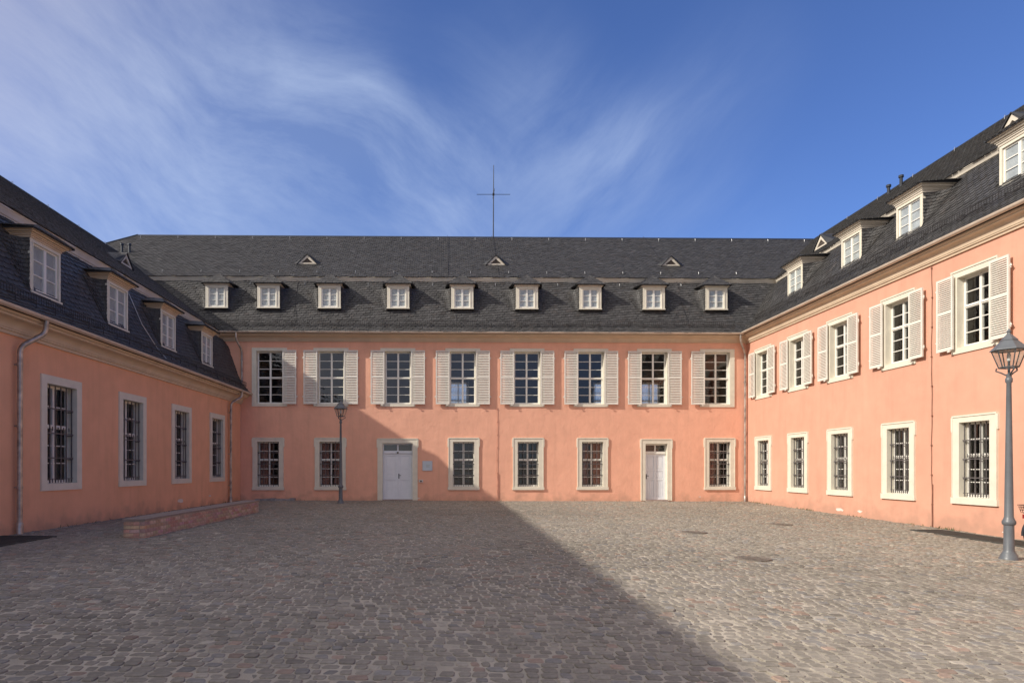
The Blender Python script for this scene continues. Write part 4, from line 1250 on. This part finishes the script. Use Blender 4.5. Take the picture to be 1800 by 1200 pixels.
# plaque and bell box (fixed to the wall beside the double door)
def on_back(px, py, dy=0.0):
    u = ub(px); z = 1.7 + (823 - py) * (YB + u*.0166) / F
    return (u, YB + u * .0166 - dy, z)
sg = empty('wall_sign', on_back(751.3, 818.3), AB); tag(sg, 'square blue-grey plaque on the pink wall right of the double door', 'sign')
mb = MB(); mb.box(-.215, .215, -.03, -.01, -.215, .215); put('plate', mb, 'sign', sg)
mb = MB()
for s in (-1, 1):
    for t in (-1, 1): mb.tube([(s*.18, .0, t*.18), (s*.18, -.036, t*.18)], .012, 8)
put('fixing', mb, 'hook', sg)
mb = MB()
for (z, a, b) in ((.03, -.05, .12), (-.02, -.05, .08), (-.06, -.05, .10)):
    x = a
    while x < b:
        w = random.uniform(.012, .03); mb.box(x, x + w, -.0315, -.0302, z, z + .018); x += w + .007
put('lettering', mb, 'signtext', sg)
bx = empty('bell_box', on_back(740, 845), AB); tag(bx, 'small white intercom box beneath the plaque by the double door', 'intercom')
mb = MB(); mb.box(-.09, .09, -.06, 0, -.05, .05); mb.box(-.1, .1, -.072, -.03, .045, .062); put('housing', mb, 'box', bx)
mb = MB(); mb.box(-.035, .035, -.068, -.06, -.035, .02); put('button_panel', mb, 'iron', bx)

# brick bench wall
bz = .275
bench = empty('brick_bench', (-6.51, 17.27, bz)); tag(bench, 'long low red brick bench wall running beside the left wing', 'bench')
Y0, Y1, X0, X1 = 13.34 - 17.27, 21.2 - 17.27, -.215, .215
mb = MB(); mb.box(X0 + .012, X1 - .012, Y0 + .012, Y1 - .012, -.08, .362); put('mortar_core', mb, 'brickmortar', bench)
def brick_mesh(l, seed, axis):
    r = random.Random(seed); mb = MB(); j = lambda: r.uniform(-.0025, .0025)
    h = .064; d = .10
    if axis == 'y':
        mb.box(-d/2, d/2, -l/2, l/2, -h/2, h/2)
    else: mb.box(-l/2, l/2, -d/2, d/2, -h/2, h/2)
    mb.v = [(x + j(), y + j(), z + j()) for x, y, z in mb.v]
    me = mb.mesh('brick', 'brick')
    at = me.color_attributes.new('Col', 'FLOAT_COLOR', 'POINT')
    c = r.uniform(.8, 1.3); col = (c * r.uniform(.92, 1.1), c * r.uniform(.9, 1.25), c * r.uniform(.9, 1.3), 1)
    for q in at.data: q.color = col
    return me
LB = [brick_mesh(.236, s, 'y') for s in range(10)]; HB = [brick_mesh(.107, s + 50, 'y') for s in range(5)]; EB = [brick_mesh(.20, s + 80, 'x') for s in range(8)]
back_side = []
for c in range(5):
    z = .032 - .035 + c * .076
    y = Y0 + (.0 if c % 2 else 0)
    if c % 2: link('brick', random.choice(HB), bench, (X1 - .05, y + .0535, z)); y += .117
    while y + .236 < Y1:
        link('brick', random.choice(LB), bench, (X1 - .05 + random.uniform(-.003, .003), y + .118, z + random.uniform(-.002, .002)))
        back_side.append((X0 + .05, y + .118, z)); y += .2462
    for yy in (Y0 + .05, Y1 - .05):
        for k, xx in enumerate((-.113, .0)):
            link('brick', EB[(c * 2 + k) % 8], bench, (xx + (.0 if c % 2 else -.0), yy - (.002 if yy < 0 else -.002), z))
mb = MB()
for (x, y, z) in back_side: mb.box(x - .05, x + .05, y - .118, y + .118, z - .032, z + .032)
me = mb.mesh('rear_bricks', 'brick'); at = me.color_attributes.new('Col', 'FLOAT_COLOR', 'POINT')
for q in at.data: q.color = (1, 1, 1, 1)
o = link('rear_bricks', me, bench); o['kind'] = 'stuff'
n = 19; Lc = (Y1 - Y0 + .03) / n
for i in range(n):
    mb = MB(); mb.box(X0 - .012, X1 + .012, -Lc/2 + .004, Lc/2 - .004, .366, .402 + random.uniform(-.003, .003)); put('coping_slab', mb, 'coping', bench, (0, Y0 - .015 + Lc * (i + .5), 0))

# stone kerb slab lying along the foot of the back wall
kb = empty('stone_slab', (-7.7, YB - .128 - .30, float(g(-7.7, 28.4)))); tag(kb, 'rough pale grey stone slab lying at the foot of the back wall, left corner', 'stone slab')
mb = MB(); n = 8; r = random.Random(4)
for i in range(n):
    x = -.85 + i * 1.7 / n; mb2 = MB(); w = 1.7 / n - .012
    mb2.box(x, x + w, -.16 + r.uniform(-.02, .02), .18, -.03, .10 + r.uniform(-.025, .02)); put('stone_block', mb2, 'slab', kb)

# light-well gratings
def grating(x0, x1, y0, y1, label):
    o = empty('light_well_cover', ((x0+x1)/2, (y0+y1)/2, 0)); cx, cy = (x0+x1)/2, (y0+y1)/2
    tag(o, label, 'grating')
    mb = MB()
    def corner(x, y, dz): return (x - cx, y - cy, float(g(x, y)) + dz)
    def slab(a, b, c, d, z0_, z1_):
        q = [corner(a, c, z1_), corner(b, c, z1_), corner(b, d, z1_), corner(a, d, z1_)]; p = [(v[0], v[1], v[2] - (z1_ - z0_)) for v in q]
        mb.poly(q)
        for i in range(4): mb.poly([p[i], p[(i+1) % 4], q[(i+1) % 4], q[i]])
    slab(x0, x1, y0, y1, .0, .004)
    put('pit', mb, 'grate', o)  # flat dark sheet standing in for the shaded depth under the bars
    mb = MB()
    for (a, b, c, d) in ((x0, x0+.04, y0, y1), (x1-.04, x1, y0, y1), (x0+.04, x1-.04, y0, y0+.04), (x0+.04, x1-.04, y1-.04, y1)): slab(a, b, c, d, .0, .026)
    k = int((y1 - y0) / .06)
    for i in range(k): yy = y0 + .05 + (y1 - y0 - .1) * i / k; slab(x0 + .042, x1 - .042, yy, yy + .03, .0, .018)
    put('bars', mb, 'grate', o)
    return o
grating(11.75, 12.62, 9.0, 16.85, 'dark flat grating over a light well beside the sunlit right wing, under the bicycle')
grating(-9.22, -8.12, 7.0, 13.40, 'dark flat grating over a light well at the foot of the shaded left wing')

# manhole covers in the paving
for (px, py, lab) in ((1220, 934.5, 'dark round manhole cover in the sunlit cobbles, nearer the middle'), (1372, 920.5, 'rust brown manhole cover in the cobbles toward the right wing'), (1323, 980.5, 'faint grey inspection cover in the sunlit cobbles, nearest the camera')):
    Y = 1.5 * F / (py - 823)
    for _ in range(5): X = (px - 797) * Y / F; Y = (1.7 - .02 - float(g(X, Y))) * F / (py - 823)
    X = (px - 797) * Y / F
    o = empty('manhole_cover', (X, Y, float(g(X, Y)) + .006)); tag(o, lab, 'manhole cover', 'covers in the cobbles')
    mb = MB(); mb.lathe([(.30, -.02), (.30, .016), (.27, .018), (.265, .012), (.0, .012)], 24); put('ring', mb, 'cover', o)
    mb = MB()
    for k in range(5): mb.box(-.18, .18, -.19 + k*.08, -.15 + k*.08, .012, .019)
    put('ribs', mb, 'cover', o)

# bicycle, rear wheel toward the courtyard
def bicycle():
    Xr, Yb = 11.43, 12.75; z0 = float(g(Xr, Yb)) + .02; wb = 1.06; r = .335
    o = empty('bicycle', (Xr, Yb, z0), R(2)); tag(o, 'dark red bicycle with wire rack basket parked nose to the pink wall behind the lamp', 'bicycle')
    for x in (0, wb):
        m = MB(); seg = 36
        m.tube([(x + (r-.018)*math.cos(2*math.pi*k/seg), 0, r + (r-.018)*math.sin(2*math.pi*k/seg)) for k in range(seg+1)], .018, 8, caps=False)
        w = put('wheel', m, 'rubber', o); smooth_by_angle(w, 60)
        m = MB(); m.tube([(x + (r-.04)*math.cos(2*math.pi*k/seg), 0, r + (r-.04)*math.sin(2*math.pi*k/seg)) for k in range(seg+1)], .011, 6, caps=False)
        put('rim', m, 'chrome', w)
        m = MB()
        for k in range(28):
            t = 2*math.pi*k/28; t2 = t + (.5 if k % 2 else -.5)
            m.tube([(x + .02*math.cos(t2), .02*(1 if k % 4 < 2 else -1), r + .02*math.sin(t2)), (x + (r-.045)*math.cos(t), 0, r + (r-.045)*math.sin(t))], .0015, 4)
        m.tube([(x, -.05, r), (x, .05, r)], .02, 10)
        put('spokes', m, 'chrome', w)
        m = MB(); pts = []
        for k in range(17):
            t = R(-20 + 200 * k / 16) if x == 0 else R(20 + 130 * k / 16)
            if x == 0: t = R(10 + 175 * k / 16)
            pts.append((x + (r+.02)*math.cos(t), 0, r + (r+.02)*math.sin(t)))
        for a, b in zip(pts[:-1], pts[1:]):
            m.poly([(a[0], -.027, a[2]), (b[0], -.027, b[2]), (b[0], .027, b[2]), (a[0], .027, a[2])]); m.poly([(a[0], .027, a[2]+.002), (b[0], .027, b[2]+.002), (b[0], -.027, b[2]+.002), (a[0], -.027, a[2]+.002)])
        put('mudguard', m, 'lead', o)
    bb = (.46, 0, .29); st = (.30, 0, .74); hd = (.86, 0, .80); hb = (.90, 0, .62)
    m = MB()
    m.tube([bb, st], .016, 8); m.tube([bb, (.60, 0, .36), hb], .018, 8); m.tube([(.34, 0, .62), (.60, 0, .52), hb], .014, 8); m.tube([hb, hd], .02, 8)
    for s in (-1, 1):
        m.tube([(0, s*.05, r), (.44, s*.03, .29)], .010, 6); m.tube([(0, s*.05, r), (.31, s*.02, .70)], .009, 6); m.tube([(wb, s*.05, r), (.98, s*.05, .52), (hb[0], s*.02, hb[2])], .011, 6)
    put('frame', m, 'bikeframe', o)
    m = MB(); m.tube([st, (.275, 0, .84)], .013, 8); m.tube([hd, (.84, 0, .98)], .013, 8); put('posts', m, 'chrome', o)
    m = MB(); m.tube([(.12, 0, .88), (.20, 0, .895), (.30, 0, .885), (.42, 0, .88)], [.075, .095, .055, .02], 10); s_ = put('saddle', m, 'saddle', o); s_.scale = (1, 1.1, 1); 
    m = MB(); m.tube([(.62, -.30, .98), (.78, -.28, 1.0), (.86, -.12, 1.0), (.86, .12, 1.0), (.78, .28, 1.0), (.62, .30, .98)], .011, 8); h = put('handlebar', m, 'chrome', o)
    m = MB()
    for s in (-1, 1): m.tube([(.61, s*.302, .979), (.72, s*.29, .991)], .016, 8)
    put('grips', m, 'saddle', h)
    # rear rack and wire basket
    m = MB()
    for s in (-1, 0, 1): m.tube([(-.26, s*.06, .74), (.22, s*.06, .74)], .006, 6)
    for x in (-.26, -.1, .06, .2): m.tube([(x, -.07, .74), (x, .07, .74)], .006, 6)
    for s in (-1, 1): m.tube([(0, s*.06, r), (-.06, s*.065, .74)], .006, 6)
    put('rack', m, 'iron', o)
    m = MB(); a0, a1 = -.26, .14
    for z in (.75, .80, .85, .90):
        e = (z - .75) * .25
        m.tube([(a0-e, -.13-e, z), (a1+e, -.13-e, z), (a1+e, .13+e, z), (a0-e, .13+e, z), (a0-e, -.13-e, z)], .004 if z < .9 else .006, 5)
    for k in range(11):
        x = a0 + (a1-a0)*k/10
        for s in (-1, 1): m.tube([(x, s*.13, .75), (x, s*.165, .90)], .003, 4)
    for k in range(7):
        y = -.13 + .26*k/6
        for x, e in ((a0, -.037), (a1, .037)): m.tube([(x, y, .75), (x + e, y*1.25, .90)], .003, 4)
    m.tube([(-.20, 0, .90), (-.20, 0, 1.0), (-.12, 0, 1.0), (-.12, 0, .90)], .005, 5)
    put('basket', m, 'iron', o)
    m = MB(); m.box(-.31, -.28, -.045, .045, .64, .72); m.box(-.285, -.255, -.02, .02, .68, .74); put('tail_light', m, 'redlens', o)
    m = MB(); m.lathe([(.09, -.006), (.09, .006)], 24); ch = put('chainring', m, 'chrome', o, (.46, -.05, .29), (R(90), 0, 0))
    m = MB()
    for s in (-1, 1):
        m.tube([(.46, s*.06, .29), (.46 + s*.11, s*.07, .29 - s*.12)], .009, 6); m.box(.46 + s*.11 - .045, .46 + s*.11 + .045, s*.07 + (0 if s > 0 else -.08), s*.07 + (.08 if s > 0 else 0), .27 - s*.12, .295 - s*.12)
    put('pedals', m, 'iron', o)
    m = MB(); m.tube([(.10, -.05, .12), (.04, -.055, .06), (.02, -.08, .02), (.0, -.2, .0)], .008, 6); put('kickstand', m, 'chrome', o)
bicycle()

# weeds at the foot of the right wall and in the corner
mb = MB(); r = random.Random(11)
for k in range(260):
    if k < 170: x = 12.93 - abs(r.gauss(0, .03)); y = r.choice([28.3, 27.6, 26.9, 24.2, 23.7, 20.9, 17.2, 17.0, 18.4]) + r.gauss(0, .25)
    elif k < 215: x = r.uniform(-9.2, 12.8); y = YB + .0166*x - .05
    else: x = -9.25 + abs(r.gauss(0, .03)); y = r.uniform(15, 28)
    z = float(g(x, y)); h = r.uniform(.02, .10); a = r.uniform(0, 6.28); w = .012; dx, dy = math.cos(a), math.sin(a)
    mb.poly([(x - dy*w, y + dx*w, z), (x + dy*w, y - dx*w, z), (x + dx*h*.7, y + dy*h*.7, z + h)])
o = put('weeds', mb, 'leaf'); tag(o, 'tiny weeds sprouting along the foot of the pink walls', 'weeds', kind='stuff')
